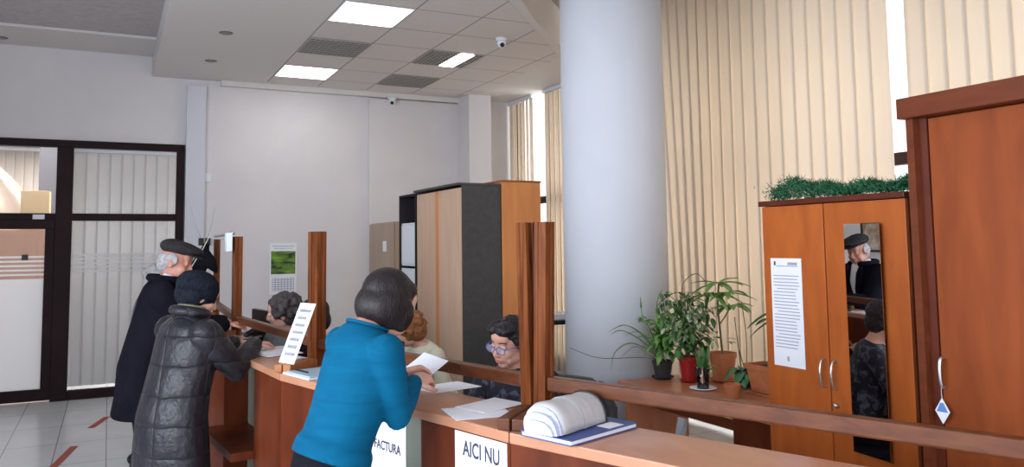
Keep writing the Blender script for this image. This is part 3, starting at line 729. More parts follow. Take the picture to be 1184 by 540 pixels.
obj('carcass', boxes(((0, -.25, 0), (.36, .5, 2.115)), bev=.003), M_orange, t)
obj('top_board', boxes(((-.002, -.255, 2.116), (.365, .5, 2.13))), mat('orange_edge', (.30, .10, .03), .5), t)
t = thing('low_beech_cabinet', 'dull beech cabinet with a small white label against the back wall', 'cabinet', (2.66, 8.2, 0))
obj('carcass', boxes(((.02, -.35, 0), (.36, .5, 1.86)), bev=.002), M_beech_dull, t)
lf = obj('cabinet_door', boxes(((0, -.345, .05), (.018, .495, 1.85)), bev=.002), M_beech_dull, t)
obj('white_label', boxes(((-.002, -.12, 1.55), (-.0004, 0.0, 1.66))), M_white, lf)
# shelf and clutter seen between the posts and the column
t = thing('side_table', 'small table with papers seen between the dark posts and column', 'table', (3.22, 5.38, 0))
obj('tabletop', boxes(((-.32, -.20, 1.0), (.32, .20, 1.03)), bev=.003), M_black, t)
for sx_, sy_ in ((-1, -1), (1, -1), (-1, 1), (1, 1)): obj('leg', boxes(((sx_ * .29 - .02, sy_ * .17 - .02, 0), (sx_ * .29 + .02, sy_ * .17 + .02, .9995))), M_black, t)
t = tag(obj('paper_stack', boxes(*[((-.14 + .01 * (i % 3), -.1 - .006 * (i % 2), .001 + i * .007), (.14 - .008 * (i % 2), .1, .006 + i * .007)) for i in range(6)]), M_white), 'stack of papers on the small table beyond the dark posts', 'papers'); t.location = (3.14, 5.34, 1.031)

# ------------------------------------------------------------ office chairs
def office_chair(label, loc, rz):
    t = thing('office_chair', label, 'chair', loc, rz, 'clerks office chairs')
    bm = nb(); box(bm, (-.22, -.23, .42), (.22, .23, .475), .02); obj('seat', bm, M_black_cloth, t, True)
    bm = nb(); box(bm, (-.30, -.20, .55), (-.245, .20, .90), .022); obj('backrest', bm, M_black_cloth, t, True)
    obj('back_bar', boxes(((-.315, -.025, .40), (-.3005, .025, .8)), ((-.31, -.025, .385), (.0, .025, .405))), M_black, t)
    bm = nb(); limb(bm, [(0, 0, .09), (0, 0, .40)], [.028, .022], 14, False); obj('gas_column', bm, M_steel, t, True)
    bm = nb()
    for k in range(5): a = k * 2 * PI / 5 + .3; limb(bm, [(0, 0, .085), (.27 * math.cos(a), .27 * math.sin(a), .07)], [.026, .016], 8)
    bs = obj('star_base', bm, M_black, t, True)
    for k in range(5):
        a = k * 2 * PI / 5 + .3; bm = nb(); ell(bm, (.27 * math.cos(a), .27 * math.sin(a), .028), (.026, .026, .027)); obj('castor', bm, M_black, bs, True)
    return t

# ------------------------------------------------------------ people
def rotm(axis, deg): return Matrix.Rotation(math.radians(deg), 4, axis)
def ik(S, W, a, b, hint):
    S, W = V(S), V(W); d = W - S; L = d.length
    if L > (a + b) * .998: d = d.normalized() * (a + b) * .998; L = d.length; W = S + d
    x = (a * a - b * b + L * L) / (2 * L); h = math.sqrt(max(0, a * a - x * x)); u = d.normalized()
    hn = V(hint) - u * u.dot(V(hint)); hn.normalize()
    return S + u * x + hn * h, W
def hand(bm, W, d, n, side, curl=35, s=1.0, spread=1.0):
    """palm and five fingers; d finger direction, n palm normal, side +1 when the thumb is towards d x n."""
    d = V(d).normalized(); n = V(n); n = (n - d * n.dot(d)).normalized(); w = d.cross(n) * side
    W = V(W)
    limb(bm, [W - d * .01 * s, W + d * .03 * s, W + d * .075 * s], [.026 * s, .036 * s, .037 * s], 14, flat=(n, .40))
    for i, (o, L) in enumerate(((.029, .070), (.0105, .080), (-.0085, .074), (-.027, .058))):
        b = W + d * (.078 - .004 * abs(i - 1)) * s + w * o * s; dirn = (d + w * (.5 - i / 3) * .12 * spread).normalized(); p = [b]; c = 0
        for k, f in enumerate((.45, .32, .23)):
            c += curl * (.7, 1.0, .7)[k]; r = math.radians(c)
            p.append(p[-1] + (dirn * math.cos(r) + n * math.sin(r)) * L * f * s)
        limb(bm, [b - dirn * .02 * s] + p, [.0092 * s, .0090 * s, .0082 * s, .0075 * s, .0066 * s], 8)
    b = W + d * .02 * s + w * .026 * s
    limb(bm, [b - w * .008 * s, b + (w * .75 + d * .55).normalized() * .032 * s + n * .006 * s, b + (w * .62 + d * .8).normalized() * .058 * s + n * .018 * s, b + (w * .45 + d).normalized() * .078 * s + n * .026 * s], [.0125 * s, .0115 * s, .0098 * s, .0078 * s], 9)
def head(bm, M, s=1.0, female=False):
    e = lambda c, r: ell(bm, V(c) * s, V(r) * s, M)
    e((-.012, 0, .025), (.094, .075, .088)); e((.022, 0, -.035), (.068, .060, .078)); e((.050, 0, -.090), (.032, .032, .024))
    e((.060, 0, .045), (.034, .052, .034)); e((.074, 0, .026), (.017, .048, .010))
    for q in (-1, 1):
        e((.055, q * .036, -.030), (.030, .025, .026)); e((-.008, q * .078, -.012), (.020, .009, .031)); e((.02, q * .045, -.06), (.05, .018, .034))
        e((.079, q * .030, .008), (.010, .016, .009)); e((.0935, q * .010, -.034), (.010, .008, .007))
    limb(bm, [M @ (V(.084, 0, .018) * s), M @ (V(.098, 0, -.008) * s), M @ (V(.104, 0, -.028) * s)], [.008 * s, .0095 * s, .012 * s], 10)
    e((.082, 0, -.060), (.012, .024, .0075)); e((.080, 0, -.071), (.012, .019, .008)); e((.072, 0, -.048), (.02, .03, .02))
def person(name, label, loc, face, H=1.65, lean=0, hp=(0, 0, 0), seated=False, wide=1.0, hands=None, arm=1.0, garment='sweater', G=None, legs=None, skin=None, headoff=(.018, 1.565), waist=.97,
           curl=(30, 30), hem=None, cuff=0.05, hint=(-.4, 0, -1), seat_h=.47, hdir=None, hnorm=None, collar=None, voxel=.006, cz=.95):
    """face: heading in degrees; hp: head pitch(down+), yaw, roll; hands: ((x,y,z) left, right) in the local frame."""
    s = H / 1.66
    t = thing(name, label, 'person', (loc[0], loc[1], 0), math.radians(face))
    dz = (seat_h + .10 - .93 * s) if seated else 0
    zp = .93 * s
    ca, sa = math.cos(math.radians(lean)), math.sin(math.radians(lean))
    def T_(x, y, z):
        x *= s; y *= s; z *= s
        if z > zp: x, z = x * ca + (z - zp) * sa, zp + (z - zp) * ca - x * sa
        return V(x, y, z + dz)
    skin = skin or M_skin
    bm = nb()
    # legs
    for q in (-1, 1):
        if seated:
            hipp = V(0, q * .09 * s, zp + dz - .01); kn = V(.30 * s, q * .10 * s, .50 * s + .02); an = V(.20 * s, q * .10 * s, .09)
        else: hipp = V(0, q * .09 * s, .88 * s); kn = V(.015, q * .095 * s, .49 * s); an = V(-.015, q * .10 * s, .09)
        limb(bm, [hipp, (hipp + kn) / 2, kn, kn.lerp(an, .35), an], [.082 * s, .070 * s, .052 * s, .053 * s, .036 * s], 14)
        limb(bm, [an + V(-.03, 0, -.045), an + V(.06, 0, -.055), an + V(.15, 0, -.06)], [.034, .034, .026], 12)
    # torso
    def tor(z, fx, sy, x=0): return [T_(x + fx * math.cos(a), sy * wide * math.sin(a), z) for a in [2 * PI * i / 24 for i in range(24)]]
    loft(bm, [tor(.84, .07, .11), tor(.90, .095, .155), tor(.99, .092, .150), tor(1.08, .085, .128), tor(1.20, .098, .140, .004), tor(1.30, .10, .155, .002), tor(1.38, .082, .150, -.012), tor(1.42, .055, .105, -.02), tor(1.45, .045, .06, -.018)])
    sh = {q: T_(-.01, q * .175 * wide, 1.365) for q in (-1, 1)}
    nk = T_(-.015, 0, 1.42); 
    HM0 = Matrix.Translation(T_(headoff[0], 0, headoff[1])) @ rotm('Y', lean * .6 + hp[0]) @ rotm('Z', hp[1]) @ rotm('X', hp[2])
    hc = HM0.translation
    limb(bm, [nk, nk.lerp(hc, .5), HM0 @ (V(-.02, 0, -.02))], [.052 * s, .050 * s, .052 * s], 16)
    head(bm, HM0, s * 1.0)
    hands = hands or ((.12, .26, .75), (.12, -.26, .75))
    el = {}; wr = {}
    for k, q in ((0, 1), (1, -1)):
        if hands[k] is None: hands_k = V(.05, q * .3, .8)
        else: hands_k = V(hands[k])
        hv = V(hint[0], hint[1] + q * .5, hint[2])
        E_, W_ = ik(sh[q], hands_k, .285 * s * arm, .245 * s * arm, hv)
        el[q] = E_; wr[q] = W_
        limb(bm, [sh[q], sh[q].lerp(E_, .5), E_, E_.lerp(W_, .4), W_], [.052 * s, .044 * s, .037 * s, .036 * s, .024 * s], 14)
        dd = V(hdir[k]) if hdir else (W_ - E_); nn = V(hnorm[k]) if hnorm else V(0, 0, -1)
        hand(bm, W_, dd, nn, q, curl[k], s)
    b = obj('body', bm, skin, t); remesh(b, voxel, 2)
    ctx = dict(t=t, T=T_, s=s, sh=sh, el=el, wr=wr, HM=HM0, zp=zp, dz=dz, body=b, wide=wide)
    g = G or M_black_cloth
    # garment: torso and sleeves in one skin
    bm = nb()
    def gt(z, fx, sy, x=0): return tor(z, fx, sy, x)
    if garment == 'sweater':
        hz = hem or .90
        loft(bm, [gt(hz, .126, .178), gt(hz + .05, .122, .172), gt(max(1.05, hz + .055), .110, .156), gt(1.12, .113, .152, .004), gt(1.22, .125, .160, .010), gt(1.31, .122, .170, .004), gt(1.38, .098, .165, -.012), gt(1.42, .070, .115, -.02), gt(1.437, .058, .075, -.018)])
        sr = (.058, .050, .044, .041, .033)
    elif garment == 'coat':
        hz = hem or .55
        kk = .16 if seated else 0
        loft(bm, [gt(hz, .19, .25), gt(hz + .02, .195, .252), gt(.75, .175, .235), gt(.92, .165, .22), gt(1.06, .152, .205), gt(1.20, .150, .205, .004), gt(1.31, .145, .205, .0), gt(1.385, .118, .19, -.012), gt(1.43, .085, .125, -.02), gt(1.465, .072, .085, -.012)])
        sr = (.088, .076, .070, .062, .050)
    for q in (-1, 1):
        a, e_, w = sh[q], el[q], wr[q]; w2 = w.lerp(e_, cuff / .245)
        limb(bm, [a, a.lerp(e_, .25), a.lerp(e_, .6), e_, e_.lerp(w2, .5), w2], [sr[0] * s, (sr[0] * .6 + sr[1] * .4) * s, sr[1] * s, sr[2] * s, sr[3] * s, sr[4] * s], 18)
    gm = obj({'sweater': 'sweater', 'coat': 'coat'}[garment], bm, g, t); remesh(gm, voxel * 1.1, 9)
    ctx['garment'] = gm
    # trousers
    bm = nb()
    for q in (-1, 1):
        if seated:
            hipp = V(0, q * .09 * s, zp + dz - .01); kn = V(.30 * s, q * .10 * s, .50 * s + .02); an = V(.20 * s, q * .10 * s, .12)
        else: hipp = V(0, q * .09 * s, .88 * s); kn = V(.015, q * .095 * s, .49 * s); an = V(-.015, q * .10 * s, .12)
        limb(bm, [hipp, (hipp + kn) / 2, kn, kn.lerp(an, .35), an], [.098 * s, .086 * s, .066 * s, .066 * s, .055 * s], 16)
    loft(bm, [gt(.83, .09, .135), gt(.90, .116, .172), gt(.97, .112, .168), gt(max(waist, .98), .098, .142)])
    remesh(obj('trousers', bm, legs or M_black_cloth, t), .009, 3)
    for q in (-1, 1):
        an = V(.20 * s, q * .10 * s, .09) if seated else V(-.015, q * .10 * s, .09)
        bm = nb(); limb(bm, [an + V(-.035, 0, -.042), an + V(.06, 0, -.050), an + V(.165, 0, -.058)], [.046, .044, .031], 14, flat=((0, 0, 1), .95))
        for v in bm.verts: v.co.z = max(v.co.z, .001)
        obj('shoe', bm, M_black, t, True)
    return ctx
def eyes(c, closed=False):
    t, M, s = c['t'], c['HM'], c['s']
    if closed: return
    for q in (-1, 1):
        bm = nb(); ell(bm, V(.0795, q * .030, .008) * s, V(.0125, .0145, .0085) * s, M); e = obj('eye', bm, M_eye, c['t'], True)
        bm = nb(); ell(bm, V(.0905, q * .030, .006) * s, V(.0025, .0055, .0060) * s, M); obj('iris', bm, M_iris, e, True)
def hair_obj(c, blobs, m, vox=.006, k=1.0, sm=2, name='hair', disp=0.0, dsize=.03):
    bm = nb(); s = c['s']
    for ce, r in blobs: ell(bm, (V(ce) * k + V(.0, 0, .006) * (k != 1)) * s, V(r) * s * k, c['HM'])
    o = obj(name, bm, m, c['t']); remesh(o, vox, sm)
    if disp:
        tx = bpy.data.textures.get('hair_%g' % dsize) or bpy.data.textures.new('hair_%g' % dsize, 'CLOUDS'); tx.noise_scale = dsize
        d = o.modifiers.new('strands', 'DISPLACE'); d.texture = tx; d.strength = disp; d.mid_level = .5
    return o

# --- woman in teal
c = person('person', 'person in a teal sweater with a dark bob leaning on the counter', (.622, 2.50), 12, H=1.58, lean=20, hp=(8, 2, 4), wide=.92, headoff=(.040, 1.525), waist=1.06, garment='sweater', G=M_teal,
           arm=.86, hands=((.35, .13, 1.15), (.335, .015, 1.135)), hem=.985, cuff=.0, curl=(30, 28), hdir=((1, .1, .05), (.9, .5, .10)), hnorm=((0, -.6, -.8), (0.1, .5, -.85)), hint=(-.5, 0, -1))
hair_obj(c, [((-.022, 0, .040), (.108, .096, .098)), ((-.060, 0, -.02), (.075, .094, .085)), ((-.026, .070, -.018), (.082, .036, .082)), ((-.026, -.070, -.018), (.082, .036, .082)), ((.030, .080, -.030), (.045, .022, .065)), ((.030, -.080, -.030), (.045, .022, .065)), ((.030, .030, .075), (.05, .05, .035)), ((.03, -.03, .075), (.05, .05, .035))], M_hair_dark, .006, k=.90, sm=10)
bm = nb(); HMt = c['T'](-.018, 0, 1.428); 
s = c['s']; bm = nb(); rg = [c['T'](-.018 + .066 * math.cos(a), .082 * math.sin(a), 1.436) for a in [2 * PI * i / 28 for i in range(29)]]; limb(bm, rg, [.006] * 29, 8, False); obj('neckband', bm, M_teal, c['t'], True)

# --- person in the quilted coat
c = person('person', 'person in a long black quilted coat and black knitted hat', (.29, 4.14), 22, H=1.46, lean=12, hp=(18, -10, 0), garment='coat', G=M_quilt, wide=1.16,
           hands=((.40, .15, 1.10), (.40, -.06, 1.105)), hem=.26, cuff=.0, curl=(25, 25), hdir=((1, 0, -.05), (1, .1, -.02)), hnorm=((0, 0, -1), (0, 0, -1)), legs=M_black_cloth, hint=(-.3, 0, -1))
hb = nb(); s = c['s']
ell(hb, V(-.022, 0, .050) * s, V(.112, .104, .094) * s, c['HM']); ell(hb, V(-.005, 0, .012) * s, V(.098, .097, .062) * s, c['HM']); ell(hb, V(-.045, 0, -.005) * s, V(.098, .098, .082) * s, c['HM']); ell(hb, V(-.055, .015, .050) * s, V(.098, .098, .085) * s, c['HM'])
o = obj('knitted_hat', hb, M_knit, c['t']); remesh(o, .007, 3)
bm = nb(); rg = [c['T'](-.02 + .082 * math.cos(a), .098 * math.sin(a), 1.475) for a in [2 * PI * i / 28 for i in range(29)]]; limb(bm, rg, [.026] * 29, 10, False); obj('coat_collar', bm, M_quilt, c['t'], True)
bm = nb(); rg = [c['T'](-.015 + .064 * math.cos(a), .072 * math.sin(a), 1.50) for a in [2 * PI * i / 28 for i in range(29)]]; limb(bm, rg, [.014] * 29, 8, False); obj('scarf', bm, mat('olive_scarf', (.20, .19, .12), .9), c['t'], True)

# --- man in the flat cap
c = person('person', 'person in a dark wool coat and grey flat cap reading at counter', (.22, 5.30), -6, H=1.63, lean=13, hp=(8, -14, 0), garment='coat', G=M_navy_wool, wide=1.04,
           hands=((.46, .14, 1.13), (.46, -.06, 1.13)), hem=.62, cuff=.03, curl=(35, 35), skin=M_skin_old, hdir=((1, -.2, 0), (1, .3, 0)), hnorm=((0, 0, -1), (0, 0, -1)), hint=(-.3, 0, -1))
hair_obj(c, [((-.050, 0, .0), (.064, .079, .070)), ((-.012, .070, .012), (.042, .014, .042)), ((-.012, -.070, .012), (.042, .014, .042)), ((-.06, 0, -.04), (.046, .062, .045))], M_hair_white, .005, sm=2)
s = c['s']; bm = nb(); CM = c['HM'] @ Matrix.Translation(V(.012, 0, .080) * s) @ rotm('Y', -3)
ell(bm, (-.012, 0, .012), (.122, .102, .046), CM); ell(bm, (.03, 0, .010), (.105, .090, .036), CM); ell(bm, (-.05, 0, .014), (.085, .094, .050), CM)
o = obj('flat_cap', bm, M_cap, c['t']); remesh(o, .005, 3)
bm = nb(); ell(bm, (.085, 0, -.004), (.062, .074, .0085), CM @ rotm('Y', 9)); obj('cap_peak', bm, M_cap, o, True)
bm = nb(); rg = []
for i in range(25):
    a = math.radians(28 + (332 - 28) * i / 24); rg.append(c['T'](-.012 + .096 * math.cos(a), .112 * math.sin(a), 1.455 + .010 * math.cos(a)))
limb(bm, rg, [.024] * 25, 10, True); o = obj('coat_collar', bm, M_navy_wool, c['t'], True)
bm = nb()
for q in (-1, 1):
    pts = [c['T'](.066, q * .060, 1.46), c['T'](.125, q * .075, 1.40), c['T'](.158, q * .050, 1.27), c['T'](.160, q * .02, 1.15)]
    limb(bm, pts, [.020, .034, .028, .012], 12, flat=((1, 0, .2), .35))
obj('lapels', bm, M_navy_wool, c['t'], True)
bm = nb(); limb(bm, [c['T'](.118, 0, 1.20), c['T'](.110, 0, 1.32), c['T'](.070, 0, 1.44)], [.046, .056, .045], 16, flat=((1, 0, 0), .75)); o = obj('shirt', bm, M_shirt, c['t'], True)
bm = nb()
for q in (-1, 1): limb(bm, [c['T'](-.02, q * .060, 1.475), c['T'](.045, q * .048, 1.465), c['T'](.085, q * .020, 1.44)], [.016, .018, .012], 10)
obj('shirt_collar', bm, M_shirt, c['t'], True)

# --- silver-haired person behind the man
c = person('person', 'silver-haired person almost hidden behind the flat-cap man', (.26, 6.50), 4, wide=.85, H=1.45, lean=6, hp=(12, 0, 0), garment='coat', G=M_grey_cloth, hands=((.30, .12, 1.02), (.30, -.10, 1.02)), hem=.6, curl=(30, 30), voxel=.008)
rnd = random.Random(5); blobs = [((-.02, 0, .03), (.098, .085, .088))]
for i in range(70):
    a, b = rnd.uniform(0, 2 * PI), rnd.uniform(-.3, 1.4); d = V(math.cos(a) * math.cos(b) * .098 - .025, math.sin(a) * math.cos(b) * .088, math.sin(b) * .088 + .03)
    if d.x > .03 and d.z < .05: continue
    blobs.append((tuple(d), (.022, .022, .022)))
hair_obj(c, blobs, M_hair_white, .006, sm=1)

# --- clerks (seated)
def clerk(label, loc, face, **k):
    c = person('person', label, loc, face, seated=True, hands=k.pop('hands', ((.30, .12, .80), (.30, -.12, .80))), voxel=k.pop('voxel', .007), **k)
    return c
GL = (1.85, 3.46)
c = clerk('seated clerk in violet glasses and dark patterned blouse behind the rail', GL, 214, H=1.60, lean=14, hp=(8, -14, -4), G=M_pattern, hands=((.36, .12, .86), (.36, -.12, .86)), voxel=.005, seat_h=.455)
hair_obj(c, [((-.024, 0, .042), (.100, .086, .084)), ((-.05, 0, -.01), (.062, .082, .075)), ((.040, .020, .088), (.055, .05, .034)), ((.035, -.04, .080), (.055, .04, .036)), ((.0, .075, .02), (.035, .014, .04)), ((.0, -.075, .02), (.035, .014, .04))], M_hair_black, .0055, sm=1, disp=.014, dsize=.018)
eyes(c)
s = c['s']; HM = c['HM']
sp = nb()
for q in (-1, 1):
    rg = [HM @ (V(.103 - .1 * abs(.034 * math.cos(a) + .033) ** 2 * 6, q * (.033 + .027 * math.cos(a)), .002 + .019 * math.sin(a)) * s) for a in [2 * PI * i / 24 for i in range(25)]]
    limb(sp, rg, [.0022] * 25, 8, False)
    limb(sp, [HM @ (V(.096, q * .060, .008) * s), HM @ (V(.05, q * .080, .006) * s), HM @ (V(-.01, q * .084, .0) * s)], [.0022] * 3, 8)
limb(sp, [HM @ (V(.105, -.008, .004) * s), HM @ (V(.109, 0, .006) * s), HM @ (V(.105, .008, .004) * s)], [.002] * 3, 8)
gl = obj('glasses', sp, M_spec, c['t'], True)
for q in (-1, 1):
    bm = nb(); rg = [HM @ (V(.1025 - .1 * abs(.034 * math.cos(a) + .033) ** 2 * 6, q * (.033 + .026 * math.cos(a)), .002 + .018 * math.sin(a)) * s) for a in [2 * PI * i / 20 for i in range(20)]]
    bm.faces.new([bm.verts.new(p) for p in rg]); o = obj('lens', bm, mat('lens_glass', (.7, .72, .85), .03, alpha=.16), gl); o.modifiers.new('thickness', 'SOLIDIFY').thickness = .001
bm = nb()
for q in (-1, 1): limb(bm, [HM @ (V(.089, q * .014, .030) * s), HM @ (V(.091, q * .032, .036) * s), HM @ (V(.074, q * .050, .032) * s)], [.0024, .003, .002], 8)
obj('eyebrows', bm, M_hair_black, c['t'], True)
bm = nb(); ell(bm, V(.0905, 0, -.0605) * s, V(.006, .022, .0055) * s, HM); ell(bm, V(.089, 0, -.070) * s, V(.006, .018, .006) * s, HM); obj('lips', bm, M_lips, c['t'], True)

c = clerk('seated clerk with grey-brown curls turned away by the calendar', (1.10, 5.40), 205, H=1.58, lean=4, hp=(10, -40, 0), G=M_grey_cloth)
rnd = random.Random(8); blobs = [((-.025, 0, .03), (.108, .096, .095)), ((-.05, 0, -.03), (.075, .085, .07))]
for i in range(90):
    a, b = rnd.uniform(0, 2 * PI), rnd.uniform(-.5, 1.45); d = V(math.cos(a) * math.cos(b) * .112 - .03, math.sin(a) * math.cos(b) * .100, math.sin(b) * .098 + .03)
    if d.x > .04 and d.z < .06: continue
    blobs.append((tuple(d), (.022, .022, .020)))
hair_obj(c, blobs, M_hair_grey, .006, sm=1); eyes(c)
c = clerk('seated clerk with reddish-blonde hair half hidden beside the teal sweater', (1.97, 4.80), 192, H=1.50, lean=26, hp=(14, -45, 0), G=M_cream_cloth)
rnd = random.Random(9); blobs = [((-.02, 0, .035), (.10, .09, .09)), ((-.05, 0, -.03), (.07, .085, .07))]
for i in range(90):
    a, b = rnd.uniform(0, 2 * PI), rnd.uniform(-.7, 1.45); d = V(math.cos(a) * math.cos(b) * .106 - .02, math.sin(a) * math.cos(b) * .094, math.sin(b) * .094 + .03)
    if d.x > .05 and d.z < .04: continue
    blobs.append((tuple(d), (.021, .021, .02)))
hair_obj(c, blobs, M_hair_blond, .006, sm=1); eyes(c)
c = clerk('seated dark-haired clerk mostly behind the post pair by the white notice', (1.22, 4.84), 190, H=1.60, lean=8, hp=(8, 0, 0), G=M_black_cloth)
hair_obj(c, [((-.022, 0, .040), (.100, .086, .086)), ((-.05, 0, -.02), (.065, .082, .08))], M_hair_black, .006, sm=2); eyes(c)
office_chair('black office chair with a dark jacket, behind the clerk in glasses', (GL[0] + .04, GL[1] + .02, 0), math.radians(202))
for nm, lc, rz in (('black office chair of the clerk with grey-brown curls', (1.13, 5.41, 0), 205), ('black office chair of the dark-haired clerk', (1.25, 4.845, 0), 190)):
    office_chair(nm, lc, math.radians(rz))
t = thing('round_stool', 'low black stool under the clerk with reddish-blonde hair', 'stool', (1.98, 4.80, 0))
bm = nb(); lathe(bm, [(.15, .415), (.18, .43), (.18, .465), (.15, .475)], n=28); obj('seat', bm, M_black_cloth, t, True)
for k in range(4):
    a = k * PI / 2 + .4; bm = nb(); limb(bm, [(.12 * math.cos(a), .12 * math.sin(a), .42), (.19 * math.cos(a), .19 * math.sin(a), .014)], [.013, .013], 8); obj('leg', bm, M_steel, t, True)
# jacket hung over the first chair
t = thing('hung_jacket', 'dark grey jacket hung over the chair of the glasses clerk', 'jacket', (GL[0] + .04, GL[1] + .02, 0), math.radians(202))
bm = nb(); rr_ = []
for z, w, x0, x1 in ((.42, .20, -.345, -.322), (.55, .215, -.345, -.30), (.68, .222, -.345, -.235), (.84, .222, -.345, -.232), (.90, .20, -.33, -.235), (.925, .16, -.31, -.25)):
    xm, rx = (x0 + x1) / 2, (x1 - x0) / 2; rr_.append([V(xm + rx * math.copysign(abs(math.cos(a)) ** .5, math.cos(a)), w * math.copysign(abs(math.sin(a)) ** .6, math.sin(a)), z) for a in [2 * PI * i / 28 for i in range(28)]])
loft(bm, rr_); obj('jacket_body', bm, mat('worn_black_leather', (.022, .022, .024), .5, col2=(.045, .045, .047), scale=14, bump=.6, bscale=14, stretch=(1, 1, .4)), t, True)
for q in (-1, 1):
    bm = nb(); limb(bm, [(-.30, q * .20, .88), (-.31, q * .245, .78), (-.31, q * .250, .62), (-.30, q * .245, .46)], [.035, .042, .040, .034], 12); obj('sleeve', bm, MATS['worn_black_leather'], t, True)

# ------------------------------------------------------------ things on the counter
def sheetpaper(name, label, cat, center, x, y, w, h, m=M_white, th=.0012, curl=0.0, group=None, lines=0):
    """a sheet with a slight curl; x, y are its unit axes."""
    x = V(x).normalized(); y = V(y); y = (y - x * x.dot(y)).normalized(); z = x.cross(y)
    if z.z < 0: z = -z
    t = thing(name, label, cat, center, 0, group)
    bm = nb(); n = 10; top = []; bot = []
    for i in range(n + 1):
        u = i / n - .5; lift = curl * (u + .5) ** 2
        top.append([bm.verts.new(x * (u * w) + y * (k * h / 2) + z * (lift + th)) for k in (-1, 1)])
        bot.append([bm.verts.new(x * (u * w) + y * (k * h / 2) + z * lift) for k in (-1, 1)])
    for i in range(n):
        bm.faces.new((top[i][0], top[i + 1][0], top[i + 1][1], top[i][1])); bm.faces.new((bot[i][0], bot[i][1], bot[i + 1][1], bot[i + 1][0]))
        bm.faces.new((top[i][0], bot[i][0], bot[i + 1][0], top[i + 1][0])); bm.faces.new((top[i][1], top[i + 1][1], bot[i + 1][1], bot[i][1]))
    bm.faces.new((top[0][0], top[0][1], bot[0][1], bot[0][0])); bm.faces.new((top[n][0], bot[n][0], bot[n][1], top[n][1]))
    obj('sheet', bm, m, t)
    if lines and not curl:
        bm = nb()
        for j in range(lines):
            yy = (j + 1) / (lines + 1) - .5
            a = x * (-.42 * w) + y * (yy * h) + z * (th + .0001); b = a + x * (.84 * w * (1 - .25 * ((j * 7) % 3) / 2)); 
            q = [bm.verts.new(p) for p in (a, b, b + y * h * .018, a + y * h * .018)]; bm.faces.new(q)
        bmesh.ops.solidify(bm, geom=bm.faces[:], thickness=.0003); obj('printed_lines', bm, M_print_g, t)
    return t
t1, n1 = T[1], Nn[1]
sheetpaper('paper_sheet', 'white sheet lying on the counter beside the dark post pair', 'paper', (1.11, 2.42, 1.0512), (.94, -.12, 0), (.15, .9, 0), .20, .19)
sheetpaper('paper_sheet', 'upper white sheet overlapping another beside the dark post pair', 'paper', (1.19, 2.49, 1.0528), (.9, .3, 0), (-.3, .9, 0), .19, .15, curl=.004)
sheetpaper('paper_sheet', 'tilted white paper held up by the person in teal', 'paper', (1.02, 2.77, 1.13), (.70, .10, .30), (-.35, .94, .0), .21, .17, curl=.02)
sheetpaper('paper_sheet', 'white sheet under the teal sleeve on the countertop', 'paper', (1.20, 2.90, 1.0512), (.9, .2, 0), (-.2, .9, 0), .22, .16)
# blue folder and rolled document
fc = V(1.262, 2.028, 0)
ax = V(.325, .110, 0).normalized(); ay = V(-.11, .325, 0).normalized()
t = thing('blue_folder', 'flat blue folder lying on the counter under the document roll', 'folder', (fc.x, fc.y, 1.0512), math.atan2(ax.y, ax.x))
fa, fb = .155, .095
obj('pages', boxes(((-fa + .004, -fb + .004, .003), (fa - .004, fb - .002, .013))), M_white, t)
obj('cover', boxes(((-fa, -fb, 0), (fa, fb, .0028)), ((-fa, -fb, .0132), (fa, fb, .0165)), ((-fa, fb - .0018, .0028), (fa, fb, .0132)), bev=.001), M_blue, t)
obj('white_label', boxes(((.03, -.085, .0168), (.10, -.035, .0174))), M_white, t)
t = thing('document_roll', 'thick white document folded over into a roll on the folder', 'document', (1.225, 2.035, 1.0688), math.atan2(ax.y, ax.x) + .10)
def rollprof(rx, rz, k=1.0): return [(rx * (1.0 + .10 * math.sin(a)) * math.copysign(abs(math.cos(a)) ** .8, math.cos(a)) + .012 * math.sin(a), rz * abs(math.sin(a)) ** .85) for a in [max(0, min(PI, PI * i / 18)) for i in range(19)]]
bm = nb(); rings = []
Lr = .115
for i in range(13):
    u = -Lr + 2 * Lr * i / 12; taper = 1 - .05 * (i == 0) + .02 * math.sin(i * 1.1); rings.append([V(u, y * taper, .004 + z * taper) for y, z in rollprof(.062, .078)])
loft(bm, rings); obj('folded_pages', bm, mat('grey_white_page', (.50, .485, .485), .7, col2=(.40, .39, .40), scale=5, stretch=(3, 1, 1)), t, True)
bm = nb()
for k, (rx, rz, uu) in enumerate(((.060, .070, .006), (.056, .056, .022), (.050, .050, .010), (.047, .036, .030), (.042, .022, .014))):
    rings = [[V(u, y, .004 + z) for y, z in rollprof(rx, rz)] for u in (-Lr - uu, -Lr + .006)]; loft(bm, rings)
obj('page_edges', bm, mat('bluish_page_edges', (.52, .54, .68), .7, col2=(.40, .42, .56), scale=8, stretch=(1, 1, 14)), t)
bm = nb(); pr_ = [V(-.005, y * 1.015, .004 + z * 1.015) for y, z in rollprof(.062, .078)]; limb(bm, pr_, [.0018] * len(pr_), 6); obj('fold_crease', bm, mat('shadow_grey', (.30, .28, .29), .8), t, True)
bm = nb(); pr_ = [V(Lr - .004, y * 1.02, .004 + z * 1.02) for y, z in rollprof(.062, .078)]; limb(bm, pr_, [.0034] * len(pr_), 8); obj('black_binding', bm, M_black, t, True)
